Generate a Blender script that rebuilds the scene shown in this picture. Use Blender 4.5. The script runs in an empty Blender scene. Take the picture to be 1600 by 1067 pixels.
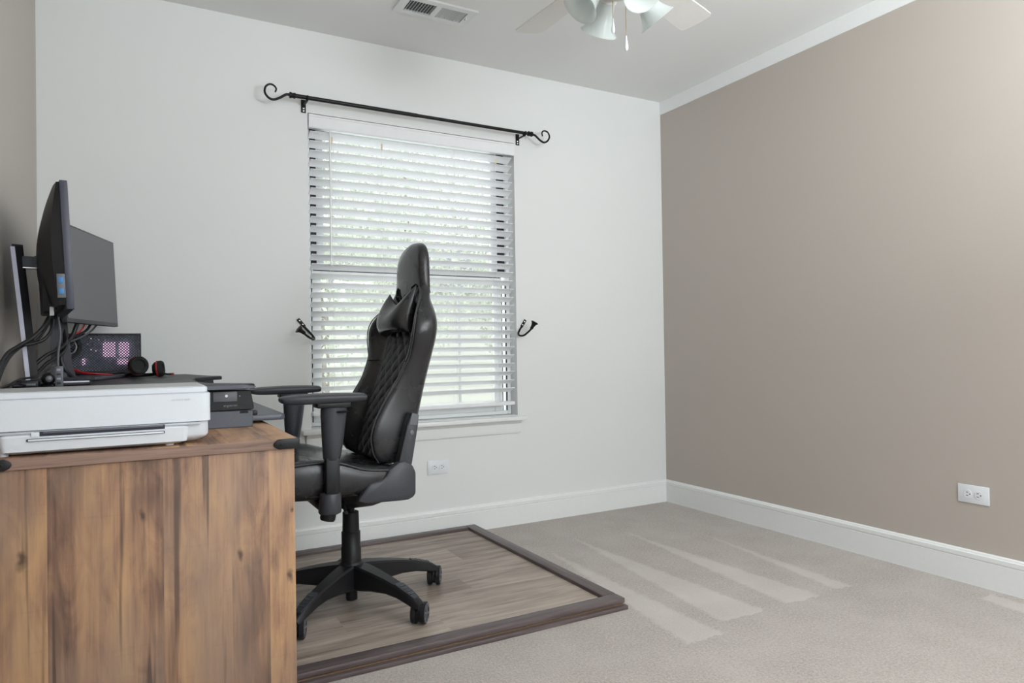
import bpy, bmesh, math, random
from mathutils import Vector, Matrix, Euler
random.seed(7)
PI = math.pi
scene = bpy.context.scene
C = scene.collection

# ------------------------------------------------------------------ camera
cam_d = bpy.data.cameras.new('camera')
cam_d.sensor_width = 36.0
cam_d.lens = 1084.03 / 1600 * 36.0
cam_d.clip_start = 0.02
cam = bpy.data.objects.new('camera', cam_d)
C.objects.link(cam)
YAW, PITCH, ROLL = 0.5046, 0.0106, -0.0149
fw = Vector((math.sin(YAW) * math.cos(PITCH), math.cos(YAW) * math.cos(PITCH), math.sin(PITCH)))
r0 = Vector((math.cos(YAW), -math.sin(YAW), 0))
u0 = r0.cross(fw)
rr = math.cos(ROLL) * r0 + math.sin(ROLL) * u0
uu = -math.sin(ROLL) * r0 + math.cos(ROLL) * u0
m = Matrix((rr, uu, -fw)).transposed().to_4x4()
m.translation = Vector((-2.867, -3.2668, 0.9416))
cam.matrix_world = m
scene.camera = cam

# ------------------------------------------------------------------ world, lights, exposure
world = bpy.data.worlds.new('world')
scene.world = world
world.use_nodes = True
bg = world.node_tree.nodes['Background']
bg.inputs[0].default_value = (0.93, 0.97, 1.0, 1)
bg.inputs[1].default_value = 1.8
vs = scene.view_settings
vs.view_transform = 'Standard'
vs.look = 'None'
vs.exposure = 0.11
vs.gamma = 1.0
vs.use_curve_mapping = False


def area_light(name, loc, aim, sx, sy, power, color=(1, 1, 1), spread=PI):
    d = bpy.data.lights.new(name, 'AREA')
    d.shape = 'RECTANGLE'
    d.size, d.size_y = sx, sy
    d.energy = power
    d.color = color
    d.spread = spread
    o = bpy.data.objects.new(name, d)
    C.objects.link(o)
    o.location = loc
    o.rotation_euler = (Vector(aim) - Vector(loc)).to_track_quat('-Z', 'Y').to_euler()
    return o


# added daylight lamp at an unseen window, itself added behind the camera
area_light('added_rear_daylight', (-1.35, -4.28, 1.50), (-1.45, 0, 1.25), 1.9, 1.5, 33, (0.915, 0.972, 1.0))
# photographer's flash bounced into the ceiling corner on the right
area_light('bounce_flash', (-1.05, -3.45, 1.68), (-0.92, -3.25, 2.44), 0.7, 0.7, 50, (0.915, 0.972, 1.0))
# daylight entering by the blinded window
area_light('daylight_window', (-1.58, 0.30, 1.45), (-1.58, -1, 1.2), 1.05, 1.4, 3, (0.93, 0.97, 1.0))

# ------------------------------------------------------------------ material helpers
MATS = {}


def nodes_of(name):
    mt = bpy.data.materials.new(name)
    mt.use_nodes = True
    nt = mt.node_tree
    return mt, nt, nt.nodes['Principled BSDF']


def lnk(nt, a, b):
    nt.links.new(a, b)


def noise(nt, scale, detail=4, rough=0.5, vec=None):
    n = nt.nodes.new('ShaderNodeTexNoise')
    n.inputs['Scale'].default_value = scale
    n.inputs['Detail'].default_value = detail
    n.inputs['Roughness'].default_value = rough
    if vec is not None:
        lnk(nt, vec, n.inputs['Vector'])
    return n


def ramp(nt, fac, stops):
    r = nt.nodes.new('ShaderNodeValToRGB')
    el = r.color_ramp.elements
    while len(el) < len(stops):
        el.new(0.5)
    for e, (p, c) in zip(el, stops):
        e.position = p
        e.color = (*c, 1) if len(c) == 3 else c
    lnk(nt, fac, r.inputs[0])
    return r


def coords(nt, kind='Object', scale=(1, 1, 1), rot=(0, 0, 0)):
    t = nt.nodes.new('ShaderNodeTexCoord')
    mp = nt.nodes.new('ShaderNodeMapping')
    mp.inputs['Scale'].default_value = scale
    mp.inputs['Rotation'].default_value = rot
    lnk(nt, t.outputs[kind], mp.inputs['Vector'])
    return mp.outputs[0]


def bump(nt, bs, height, strength=0.2, dist=0.002):
    b = nt.nodes.new('ShaderNodeBump')
    b.inputs['Strength'].default_value = strength
    b.inputs['Distance'].default_value = dist
    lnk(nt, height, b.inputs['Height'])
    lnk(nt, b.outputs[0], bs.inputs['Normal'])


def math_n(nt, op, a, b=None, clamp=False):
    n = nt.nodes.new('ShaderNodeMath')
    n.operation = op
    n.use_clamp = clamp
    for i, v in enumerate((a, b)):
        if v is None:
            continue
        if isinstance(v, (int, float)):
            n.inputs[i].default_value = v
        else:
            lnk(nt, v, n.inputs[i])
    return n.outputs[0]


def mixc(nt, fac, a, b, mode='MIX'):
    n = nt.nodes.new('ShaderNodeMix')
    n.data_type = 'RGBA'
    n.blend_type = mode
    for s, v in ((n.inputs['Factor'], fac), (n.inputs['A'], a), (n.inputs['B'], b)):
        pass
    def setv(sock, v):
        if isinstance(v, (int, float)):
            sock.default_value = v
        elif isinstance(v, tuple):
            sock.default_value = (*v, 1)
        else:
            lnk(nt, v, sock)
    setv(n.inputs[0], fac)
    setv(n.inputs[6], a)
    setv(n.inputs[7], b)
    return n.outputs[2]


def plain(name, col, rough=0.5, metal=0.0, nscale=60, var=0.06, bstr=0.05, bdist=0.001, spec=0.5, coat=0.0):
    """a material with slight procedural colour variation and fine relief"""
    if name in MATS:
        return MATS[name]
    mt, nt, bs = nodes_of(name)
    v = coords(nt)
    n = noise(nt, nscale, 3, 0.5, v)
    lo = tuple(c * (1 - var) for c in col)
    hi = tuple(min(1, c * (1 + var)) for c in col)
    r = ramp(nt, n.outputs['Fac'], [(0.3, lo), (0.7, hi)])
    lnk(nt, r.outputs[0], bs.inputs['Base Color'])
    bs.inputs['Roughness'].default_value = rough
    bs.inputs['Metallic'].default_value = metal
    bs.inputs['Specular IOR Level'].default_value = spec
    bs.inputs['Coat Weight'].default_value = coat
    if bstr:
        bump(nt, bs, n.outputs['Fac'], bstr, bdist)
    MATS[name] = mt
    return mt


def wall_mat(name, col, rough):
    mt, nt, bs = nodes_of(name)
    v = coords(nt)
    n = noise(nt, 140, 3, 0.6, v)
    n2 = noise(nt, 1.1, 2, 0.5, v)
    r = ramp(nt, n2.outputs['Fac'], [(0.3, tuple(c * 0.985 for c in col)), (0.7, tuple(min(1, c * 1.015) for c in col))])
    lnk(nt, r.outputs[0], bs.inputs['Base Color'])
    bs.inputs['Roughness'].default_value = rough
    bs.inputs['Specular IOR Level'].default_value = 0.35
    bump(nt, bs, n.outputs['Fac'], 0.06, 0.001)
    return mt


M_WHITE = wall_mat('white_wall_paint', (0.80, 0.815, 0.81), 0.6)
M_TAUPE = wall_mat('taupe_wall_paint', (0.505, 0.452, 0.406), 0.40)
M_CEIL = wall_mat('ceiling_paint', (0.86, 0.865, 0.86), 0.8)
M_TRIM = plain('white_trim_paint', (0.86, 0.87, 0.865), 0.35, var=0.01, bstr=0.02)
M_VINYL = plain('white_window_vinyl', (0.82, 0.84, 0.84), 0.4, var=0.01, bstr=0.02)
M_BLIND = plain('white_blind_slat', (0.86, 0.87, 0.885), 0.38, var=0.012, bstr=0.03, nscale=25)
def leather_mat():
    mt, nt, bs = nodes_of('black_leather')
    v = coords(nt)
    pore = noise(nt, 480, 3, 0.5, v)
    wave = noise(nt, 11, 3, 0.5, v)
    r = ramp(nt, pore.outputs['Fac'], [(0.3, (0.018, 0.018, 0.0202)), (0.7, (0.023, 0.023, 0.0258))])
    lnk(nt, r.outputs[0], bs.inputs['Base Color'])
    rr2 = ramp(nt, wave.outputs['Fac'], [(0.3, (0.25, 0.25, 0.25)), (0.7, (0.29, 0.29, 0.29))])
    lnk(nt, rr2.outputs[0], bs.inputs['Roughness'])
    bs.inputs['Specular IOR Level'].default_value = 0.62
    b1 = nt.nodes.new('ShaderNodeBump')
    b1.inputs['Strength'].default_value = 0.07
    b1.inputs['Distance'].default_value = 0.012
    lnk(nt, wave.outputs['Fac'], b1.inputs['Height'])
    b2 = nt.nodes.new('ShaderNodeBump')
    b2.inputs['Strength'].default_value = 0.12
    b2.inputs['Distance'].default_value = 0.0005
    lnk(nt, pore.outputs['Fac'], b2.inputs['Height'])
    lnk(nt, b1.outputs[0], b2.inputs['Normal'])
    lnk(nt, b2.outputs[0], bs.inputs['Normal'])
    return mt


M_LEATHER = leather_mat()
M_QUILT = plain('black_quilted_leather', (0.006, 0.0055, 0.0055), 0.42, nscale=420, var=0.12, bstr=0.15, bdist=0.0006, spec=0.35)
M_PIPING = plain('dark_grey_piping', (0.045, 0.045, 0.05), 0.5, nscale=300)
M_PLAST = plain('black_plastic', (0.013, 0.013, 0.015), 0.42, nscale=350, var=0.1, bstr=0.1, bdist=0.0005, spec=0.33)
M_PLASTG = plain('charcoal_plastic', (0.052, 0.054, 0.062), 0.40, nscale=350, var=0.08, bstr=0.1, bdist=0.0005, spec=0.4)
M_GREYP = plain('grey_plastic', (0.12, 0.125, 0.14), 0.42, nscale=350, var=0.05)
M_SLATE = plain('slate_grey_laminate', (0.088, 0.096, 0.118), 0.38, nscale=300, var=0.06)
M_IRON = plain('black_iron', (0.016, 0.014, 0.016), 0.42, 0.6, nscale=200, var=0.15, bstr=0.1)
M_CHROME = plain('chrome', (0.75, 0.76, 0.78), 0.18, 1.0, var=0.02, bstr=0)
M_SILVER = plain('silver_plastic', (0.40, 0.40, 0.48), 0.35, 0.4, var=0.03)
M_PRINT = plain('printer_white', (0.70, 0.735, 0.785), 0.42, var=0.01, bstr=0.03, nscale=300)
M_PRINTG = plain('printer_grey', (0.48, 0.50, 0.55), 0.4, var=0.02)
M_PRINTT = plain('printer_lid_grey', (0.47, 0.48, 0.49), 0.4, var=0.02)
M_FAINT = plain('faint_grey_print', (0.56, 0.58, 0.62), 0.5, var=0.02, bstr=0)
M_GREYTXT = plain('grey_print', (0.21, 0.22, 0.24), 0.5, var=0.02, bstr=0)
M_SCREEN = plain('dark_screen', (0.125, 0.125, 0.138), 0.35, var=0.01, bstr=0, spec=0.6)
M_BEZEL = plain('monitor_edge_blue_grey', (0.055, 0.06, 0.085), 0.4, var=0.03)
M_USB = plain('blue_usb_plastic', (0.03, 0.20, 0.50), 0.4, var=0.03)
M_RED = plain('red_plastic', (0.45, 0.02, 0.025), 0.4, var=0.05)
M_FOAM = plain('black_foam', (0.012, 0.012, 0.012), 0.85, nscale=500, bstr=0.2)
M_BRASS = plain('brass_chain', (0.50, 0.36, 0.20), 0.3, 1.0, var=0.1)
M_FANW = plain('fan_white', (0.80, 0.785, 0.755), 0.45, var=0.012)
M_PORC = plain('white_porcelain', (0.86, 0.88, 0.90), 0.15, var=0.01, bstr=0)
M_SLOT = plain('outlet_slot_black', (0.02, 0.02, 0.02), 0.6, bstr=0)
M_PLATE = plain('white_outlet_plastic', (0.80, 0.82, 0.85), 0.3, var=0.01, bstr=0)
M_CORD = plain('white_cord', (0.85, 0.85, 0.83), 0.8, var=0.02)
M_DARK = plain('dark_void', (0.008, 0.008, 0.009), 0.8, bstr=0)
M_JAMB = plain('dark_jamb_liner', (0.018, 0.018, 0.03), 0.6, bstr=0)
M_PLY = plain('plywood_edge', (0.20, 0.12, 0.065), 0.6, var=0.15)
M_CABLE = plain('black_cable_rubber', (0.014, 0.014, 0.016), 0.45, var=0.05, bstr=0)
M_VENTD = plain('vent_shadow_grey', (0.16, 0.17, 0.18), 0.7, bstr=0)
M_VENT = plain('white_vent_paint', (0.80, 0.815, 0.82), 0.4, var=0.01, bstr=0)


def glass_mat():
    mt, nt, bs = nodes_of('window_glass')
    out = nt.nodes['Material Output']
    tr = nt.nodes.new('ShaderNodeBsdfTransparent')
    tr.inputs[0].default_value = (0.98, 0.985, 0.98, 1)
    gl = nt.nodes.new('ShaderNodeBsdfGlossy')
    gl.inputs['Roughness'].default_value = 0.02
    mx = nt.nodes.new('ShaderNodeMixShader')
    lw = nt.nodes.new('ShaderNodeLayerWeight')
    lw.inputs[0].default_value = 0.25
    f = math_n(nt, 'MULTIPLY', lw.outputs['Fresnel'], 0.5)
    lnk(nt, f, mx.inputs[0])
    lnk(nt, tr.outputs[0], mx.inputs[1])
    lnk(nt, gl.outputs[0], mx.inputs[2])
    lnk(nt, mx.outputs[0], out.inputs[0])
    return mt


M_GLASS = glass_mat()


def frosted_mat():
    mt, nt, bs = nodes_of('frosted_shade_glass')
    n = noise(nt, 30, 2, 0.5, coords(nt))
    r = ramp(nt, n.outputs['Fac'], [(0.3, (0.82, 0.86, 0.85)), (0.7, (0.85, 0.885, 0.875))])
    lnk(nt, r.outputs[0], bs.inputs['Base Color'])
    bs.inputs['Roughness'].default_value = 0.28
    bs.inputs['Subsurface Weight'].default_value = 0.0
    bs.inputs['Transmission Weight'].default_value = 0.0
    out = nt.nodes['Material Output']
    tl = nt.nodes.new('ShaderNodeBsdfTranslucent')
    lnk(nt, r.outputs[0], tl.inputs[0])
    mx = nt.nodes.new('ShaderNodeMixShader')
    mx.inputs[0].default_value = 0.45
    lnk(nt, bs.outputs[0], mx.inputs[1])
    lnk(nt, tl.outputs[0], mx.inputs[2])
    lnk(nt, mx.outputs[0], out.inputs[0])
    return mt


M_FROST = frosted_mat()


# board edges across the desk (0.5 = middle) with each board's own paleness
BOARDS = [(0.0, (0.12, 0.12, 0.12)), (0.258, (0.0, 0.0, 0.0)), (0.523, (0.11, 0.11, 0.11)), (0.692, (0.035, 0.035, 0.035)), (0.795, (0.14, 0.14, 0.14))]


def desk_wood(name, axis='Z'):
    """printed rustic boards; grain runs along axis"""
    mt, nt, bs = nodes_of(name)
    tc = nt.nodes.new('ShaderNodeTexCoord')
    sp = nt.nodes.new('ShaderNodeSeparateXYZ')
    lnk(nt, tc.outputs['Object'], sp.inputs[0])
    if axis == 'Z':
        u, v, w = sp.outputs['X'], sp.outputs['Z'], sp.outputs['Y']
    elif axis == 'Y':
        u, v, w = sp.outputs['X'], sp.outputs['Y'], sp.outputs['Z']
    else:
        u, v, w = sp.outputs['Z'], sp.outputs['X'], sp.outputs['Y']
    cb = nt.nodes.new('ShaderNodeCombineXYZ')
    lnk(nt, u, cb.inputs[0]); lnk(nt, v, cb.inputs[1]); lnk(nt, w, cb.inputs[2])
    # boards of uneven width: warp u a little, then quantise
    bw = ramp(nt, math_n(nt, 'ADD', math_n(nt, 'MULTIPLY', u, 1.25), 0.5), BOARDS)
    bw.color_ramp.interpolation = 'CONSTANT'
    class wn:
        outputs = {'Value': bw.outputs[0], 'Color': bw.outputs[0]}
    off = nt.nodes.new('ShaderNodeCombineXYZ')
    lnk(nt, math_n(nt, 'MULTIPLY', wn.outputs['Value'], 7.3), off.inputs[0])
    lnk(nt, math_n(nt, 'MULTIPLY', wn.outputs['Value'], 3.1), off.inputs[1])
    add = nt.nodes.new('ShaderNodeVectorMath')
    lnk(nt, cb.outputs[0], add.inputs[0]); lnk(nt, off.outputs[0], add.inputs[1])
    def mapped(su, sv):
        mp = nt.nodes.new('ShaderNodeMapping')
        mp.inputs['Scale'].default_value = (su, sv, 1)
        lnk(nt, add.outputs[0], mp.inputs['Vector'])
        return mp.outputs[0]
    broad = noise(nt, 1.0, 3, 0.55, mapped(8, 1.3))
    broad.inputs['Distortion'].default_value = 0.9
    grain = noise(nt, 1.0, 5, 0.65, mapped(95, 3.2))
    grain.inputs['Distortion'].default_value = 0.6
    saw = noise(nt, 1.0, 2, 0.5, mapped(9, 110))
    tone = math_n(nt, 'ADD', math_n(nt, 'MULTIPLY', broad.outputs['Fac'], 0.85), math_n(nt, 'MULTIPLY', grain.outputs['Fac'], 0.34))
    midn = noise(nt, 1.0, 4, 0.6, mapped(24, 6))
    midn.inputs['Distortion'].default_value = 1.2
    tone = math_n(nt, 'ADD', tone, math_n(nt, 'MULTIPLY', midn.outputs['Fac'], 0.40))
    tone = math_n(nt, 'ADD', tone, wn.outputs['Color'])
    tone = math_n(nt, 'ADD', tone, -0.37)
    col = ramp(nt, tone, [(0.28, (0.10, 0.062, 0.048)), (0.40, (0.215, 0.124, 0.084)), (0.51, (0.350, 0.203, 0.124)), (0.63, (0.465, 0.280, 0.152)), (0.84, (0.575, 0.362, 0.20))])
    grey = noise(nt, 1.0, 3, 0.5, mapped(6, 1.6))
    gfac = ramp(nt, grey.outputs['Fac'], [(0.46, (0, 0, 0)), (0.68, (0.62, 0.62, 0.62))])
    c1 = mixc(nt, gfac.outputs[0], col.outputs[0], (0.30, 0.215, 0.165))
    # saw marks
    sfac = ramp(nt, saw.outputs['Fac'], [(0.60, (0, 0, 0)), (0.80, (0.10, 0.10, 0.10))])
    c2 = mixc(nt, sfac.outputs[0], c1, (0.12, 0.075, 0.055))
    # knots
    vo = nt.nodes.new('ShaderNodeTexVoronoi')
    vo.voronoi_dimensions = '2D'
    vo.inputs['Scale'].default_value = 1.0
    wv = nt.nodes.new('ShaderNodeVectorMath')
    wn2 = noise(nt, 1.0, 2, 0.6, mapped(40, 30))
    wv.operation = 'MULTIPLY_ADD'
    lnk(nt, wn2.outputs['Color'], wv.inputs[0])
    wv.inputs[1].default_value = (0.16, 0.16, 0)
    lnk(nt, mapped(9, 4.0), wv.inputs[2])
    lnk(nt, wv.outputs[0], vo.inputs['Vector'])
    sx = nt.nodes.new('ShaderNodeSeparateColor')
    lnk(nt, vo.outputs['Color'], sx.inputs[0])
    pick = math_n(nt, 'GREATER_THAN', sx.outputs[0], 0.68)
    kf = ramp(nt, math_n(nt, 'DIVIDE', vo.outputs['Distance'], math_n(nt, 'ADD', sx.outputs[1], 0.45)), [(0.02, (0.8, 0.8, 0.8)), (0.085, (0, 0, 0))])
    c3 = mixc(nt, math_n(nt, 'MULTIPLY', kf.outputs[0], pick), c2, (0.055, 0.035, 0.028))
    # cracks
    cr = noise(nt, 1.0, 2, 0.4, mapped(42, 1.4))
    cf = ramp(nt, cr.outputs['Fac'], [(0.645, (0, 0, 0)), (0.70, (0.7, 0.7, 0.7))])
    c4 = mixc(nt, cf.outputs[0], c3, (0.06, 0.04, 0.034))
    lnk(nt, c4, bs.inputs['Base Color'])
    bs.inputs['Roughness'].default_value = 0.5
    bs.inputs['Specular IOR Level'].default_value = 0.35
    bump(nt, bs, grain.outputs['Fac'], 0.10, 0.001)
    return mt


M_DESK = desk_wood('rustic_board_laminate', 'Z')
M_DESKT = desk_wood('rustic_top_laminate', 'Y')


def edge_wood(name, cols, su, sv, rough=0.5):
    mt, nt, bs = nodes_of(name)
    v = coords(nt, scale=(su, sv, sv))
    g = noise(nt, 1.0, 5, 0.6, v)
    g.inputs['Distortion'].default_value = 0.5
    r = ramp(nt, g.outputs['Fac'], [(0.3, cols[0]), (0.5, cols[1]), (0.72, cols[2])])
    lnk(nt, r.outputs[0], bs.inputs['Base Color'])
    bs.inputs['Roughness'].default_value = rough
    bump(nt, bs, g.outputs['Fac'], 0.15, 0.001)
    return mt


M_DESKE = edge_wood('desk_edge_laminate', [(0.14, 0.085, 0.065), (0.24, 0.150, 0.115), (0.33, 0.215, 0.17)], 5, 110)
M_RAILX = edge_wood('dark_stained_wood_long', [(0.072, 0.053, 0.053), (0.108, 0.083, 0.082), (0.155, 0.125, 0.122)], 4, 90, 0.4)
M_RAILY = edge_wood('dark_stained_wood_cross', [(0.072, 0.053, 0.053), (0.108, 0.083, 0.082), (0.155, 0.125, 0.122)], 90, 4, 0.4)


def plank_mat():
    mt, nt, bs = nodes_of('grey_brown_floor_plank')
    oi = nt.nodes.new('ShaderNodeObjectInfo')
    tc = nt.nodes.new('ShaderNodeTexCoord')
    off = nt.nodes.new('ShaderNodeCombineXYZ')
    lnk(nt, math_n(nt, 'MULTIPLY', oi.outputs['Random'], 31.0), off.inputs[0])
    lnk(nt, math_n(nt, 'MULTIPLY', oi.outputs['Random'], 17.0), off.inputs[1])
    add = nt.nodes.new('ShaderNodeVectorMath')
    lnk(nt, tc.outputs['Object'], add.inputs[0]); lnk(nt, off.outputs[0], add.inputs[1])
    def mapped(su, sv):
        mp = nt.nodes.new('ShaderNodeMapping')
        mp.inputs['Scale'].default_value = (su, sv, 1)
        lnk(nt, add.outputs[0], mp.inputs['Vector'])
        return mp.outputs[0]
    broad = noise(nt, 1.0, 3, 0.55, mapped(2.0, 16))
    broad.inputs['Distortion'].default_value = 0.8
    grain = noise(nt, 1.0, 6, 0.68, mapped(5, 95))
    grain.inputs['Distortion'].default_value = 0.7
    t = math_n(nt, 'ADD', math_n(nt, 'MULTIPLY', broad.outputs['Fac'], 0.72), math_n(nt, 'MULTIPLY', grain.outputs['Fac'], 0.62))
    t = math_n(nt, 'ADD', t, math_n(nt, 'MULTIPLY', oi.outputs['Random'], 0.14))
    t = math_n(nt, 'ADD', t, -0.24)
    r = ramp(nt, t, [(0.25, (0.140, 0.105, 0.087)), (0.45, (0.32, 0.257, 0.214)), (0.60, (0.435, 0.36, 0.302)), (0.8, (0.60, 0.515, 0.435))])
    lnk(nt, r.outputs[0], bs.inputs['Base Color'])
    bs.inputs['Roughness'].default_value = 0.42
    bs.inputs['Specular IOR Level'].default_value = 0.45
    bump(nt, bs, grain.outputs['Fac'], 0.08, 0.0008)
    return mt


M_PLANK = plank_mat()


def carpet_mat():
    mt, nt, bs = nodes_of('beige_cut_pile_carpet')
    v = coords(nt)
    fine = noise(nt, 150, 3, 0.75, v)
    mid = noise(nt, 95, 4, 0.75, v)
    big = noise(nt, 5, 3, 0.55, v)
    t = math_n(nt, 'ADD', math_n(nt, 'MULTIPLY', fine.outputs['Fac'], 0.55), math_n(nt, 'MULTIPLY', mid.outputs['Fac'], 0.45))
    base = ramp(nt, t, [(0.40, (0.335, 0.284, 0.250)), (0.5, (0.445, 0.390, 0.352)), (0.60, (0.555, 0.500, 0.460))])
    # vacuum tracks: wedges of pile brushed the other way, which look paler
    tc = nt.nodes.new('ShaderNodeTexCoord')
    sp = nt.nodes.new('ShaderNodeSeparateXYZ')
    wob = noise(nt, 22, 3, 0.6, v)
    lnk(nt, tc.outputs['Object'], sp.inputs[0])
    wx = math_n(nt, 'ADD', sp.outputs['X'], math_n(nt, 'MULTIPLY', math_n(nt, 'SUBTRACT', wob.outputs['Fac'], 0.5), 0.05))
    wy = math_n(nt, 'ADD', sp.outputs['Y'], math_n(nt, 'MULTIPLY', math_n(nt, 'SUBTRACT', wob.outputs['Fac'], 0.5), 0.06))
    total = None
    # (x at far tip, y far, x at near end, y near, half-width at near end, half-width at tip)
    for xa, ya, xb, yb, hw, ht in [(-0.35, -0.62, -0.457, -1.53, 0.055, 0.004), (-0.66, -0.42, -0.692, -1.53, 0.10, 0.006),
                                   (-0.95, -0.40, -1.0, -1.53, 0.115, 0.01), (-1.17, -0.55, -1.25, -1.60, 0.09, 0.015),
                                   (-0.10, -1.85, -0.14, -2.3, 0.07, 0.05), (-1.5, -1.95, -1.45, -2.4, 0.12, 0.05)]:
        tt = math_n(nt, 'DIVIDE', math_n(nt, 'SUBTRACT', ya, wy), ya - yb)
        inside = math_n(nt, 'MULTIPLY', math_n(nt, 'GREATER_THAN', tt, 0.0), math_n(nt, 'LESS_THAN', tt, 1.0))
        cx = math_n(nt, 'ADD', math_n(nt, 'MULTIPLY', tt, xb - xa), xa)
        h = math_n(nt, 'ADD', math_n(nt, 'MULTIPLY', tt, hw - ht), ht)
        d = math_n(nt, 'SUBTRACT', h, math_n(nt, 'ABSOLUTE', math_n(nt, 'SUBTRACT', wx, cx)))
        soft = math_n(nt, 'MULTIPLY', d, 45.0, True)
        mk = math_n(nt, 'MULTIPLY', soft, inside)
        total = mk if total is None else math_n(nt, 'MAXIMUM', total, mk)
    bigf = ramp(nt, big.outputs['Fac'], [(0.35, (0, 0, 0)), (0.7, (0.35, 0.35, 0.35))])
    fac = math_n(nt, 'ADD', math_n(nt, 'MULTIPLY', total, 0.62), bigf.outputs[0], True)
    c = mixc(nt, fac, base.outputs[0], (0.63, 0.575, 0.53))
    lnk(nt, c, bs.inputs['Base Color'])
    bs.inputs['Roughness'].default_value = 0.95
    bs.inputs['Specular IOR Level'].default_value = 0.1
    bs.inputs['Sheen Weight'].default_value = 0.25
    bs.inputs['Sheen Roughness'].default_value = 0.6
    bump(nt, bs, fine.outputs['Fac'], 0.8, 0.006)
    return mt


M_CARPET = carpet_mat()


def perforated_mat():
    mt, nt, bs = nodes_of('perforated_black_steel')
    v = coords(nt, scale=(1, 1, 1), rot=(0, PI / 4, 0))
    sp = nt.nodes.new('ShaderNodeSeparateXYZ')
    lnk(nt, v, sp.inputs[0])
    k = 2 * PI / 0.0072
    a = math_n(nt, 'SINE', math_n(nt, 'MULTIPLY', sp.outputs['X'], k))
    b = math_n(nt, 'SINE', math_n(nt, 'MULTIPLY', sp.outputs['Z'], k))
    s = math_n(nt, 'ADD', a, b)
    hole = math_n(nt, 'GREATER_THAN', s, 0.55)
    bs.inputs['Base Color'].default_value = (0.03, 0.034, 0.045, 1)
    bs.inputs['Roughness'].default_value = 0.5
    lnk(nt, math_n(nt, 'SUBTRACT', 1.0, hole), bs.inputs['Alpha'])
    return mt


M_PERF = perforated_mat()


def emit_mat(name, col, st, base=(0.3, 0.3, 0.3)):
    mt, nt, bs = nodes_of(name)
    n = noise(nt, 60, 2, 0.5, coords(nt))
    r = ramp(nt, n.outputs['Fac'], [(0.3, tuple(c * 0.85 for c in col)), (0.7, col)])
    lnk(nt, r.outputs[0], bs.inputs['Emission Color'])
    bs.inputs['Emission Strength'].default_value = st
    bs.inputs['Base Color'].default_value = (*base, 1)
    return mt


M_PINK = emit_mat('pink_led_and_window_glow', (1.0, 0.62, 0.93), 1.1)  # emission for the tiny lights and for window light painted into the case
M_BOARD = plain('blue_grey_circuit_board', (0.30, 0.37, 0.46), 0.5, var=0.5, nscale=90)

# ------------------------------------------------------------------ mesh helpers


def link(name, me, mat, parent=None):
    o = bpy.data.objects.new(name, me)
    C.objects.link(o)
    if mat is not None:
        me.materials.append(mat)
    if parent is not None:
        o.parent = parent
    return o


def obj(name, bm, mat, parent=None, smooth=35):
    bmesh.ops.recalc_face_normals(bm, faces=bm.faces)
    me = bpy.data.meshes.new(name)
    bm.to_mesh(me)
    bm.free()
    if smooth:
        me.polygons.foreach_set('use_smooth', [True] * len(me.polygons))
        me.set_sharp_from_angle(angle=math.radians(smooth))
    return link(name, me, mat, parent)


def B():
    return bmesh.new()


def add_bm(dst, src):
    me = bpy.data.meshes.new('tmp')
    src.to_mesh(me)
    src.free()
    dst.from_mesh(me)
    bpy.data.meshes.remove(me)


def box(bm, lo, hi, bev=0.0, seg=2, mat=None):
    t = bmesh.new()
    bmesh.ops.create_cube(t, size=1)
    lo, hi = Vector(lo), Vector(hi)
    s, c = hi - lo, (hi + lo) / 2
    for v in t.verts:
        v.co = Vector((v.co.x * s.x, v.co.y * s.y, v.co.z * s.z)) + c
    if bev:
        bmesh.ops.bevel(t, geom=t.edges[:], offset=bev, segments=seg, profile=0.5, affect='EDGES')
    if mat is not None:
        bmesh.ops.transform(t, matrix=mat, verts=t.verts[:])
    add_bm(bm, t)
    return bm


def prism(bm, pts, axis, d0, d1, bev=0.0, seg=2, mat=None):
    """polygon pts (a,b) extruded along axis: X -> (y,z), Y -> (x,z), Z -> (x,y)"""
    t = bmesh.new()
    def co(a, b, d):
        return {'X': (d, a, b), 'Y': (a, d, b), 'Z': (a, b, d)}[axis]
    f0 = [t.verts.new(co(a, b, d0)) for a, b in pts]
    f1 = [t.verts.new(co(a, b, d1)) for a, b in pts]
    n = len(pts)
    t.faces.new(f0)
    t.faces.new(f1[::-1])
    for i in range(n):
        t.faces.new((f0[i], f1[i], f1[(i + 1) % n], f0[(i + 1) % n]))
    bmesh.ops.recalc_face_normals(t, faces=t.faces)
    if bev:
        bmesh.ops.bevel(t, geom=t.edges[:], offset=bev, segments=seg, profile=0.5, affect='EDGES')
    if mat is not None:
        bmesh.ops.transform(t, matrix=mat, verts=t.verts[:])
    add_bm(bm, t)
    return bm


def loft(bm, rings, cap=True, closed=True):
    vs_ = [[bm.verts.new(p) for p in r] for r in rings]
    n = len(rings[0])
    for i in range(len(vs_) - 1):
        for j in range(n if closed else n - 1):
            k = (j + 1) % n
            bm.faces.new((vs_[i][j], vs_[i][k], vs_[i + 1][k], vs_[i + 1][j]))
    if cap and closed:
        bm.faces.new(vs_[0][::-1])
        bm.faces.new(vs_[-1])
    return bm


def frame_from(d, up=Vector((0, 0, 1))):
    d = d.normalized()
    if abs(d.dot(up)) > 0.98:
        up = Vector((0, 1, 0))
    x = d.cross(up).normalized()
    y = x.cross(d).normalized()
    return x, y


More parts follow.
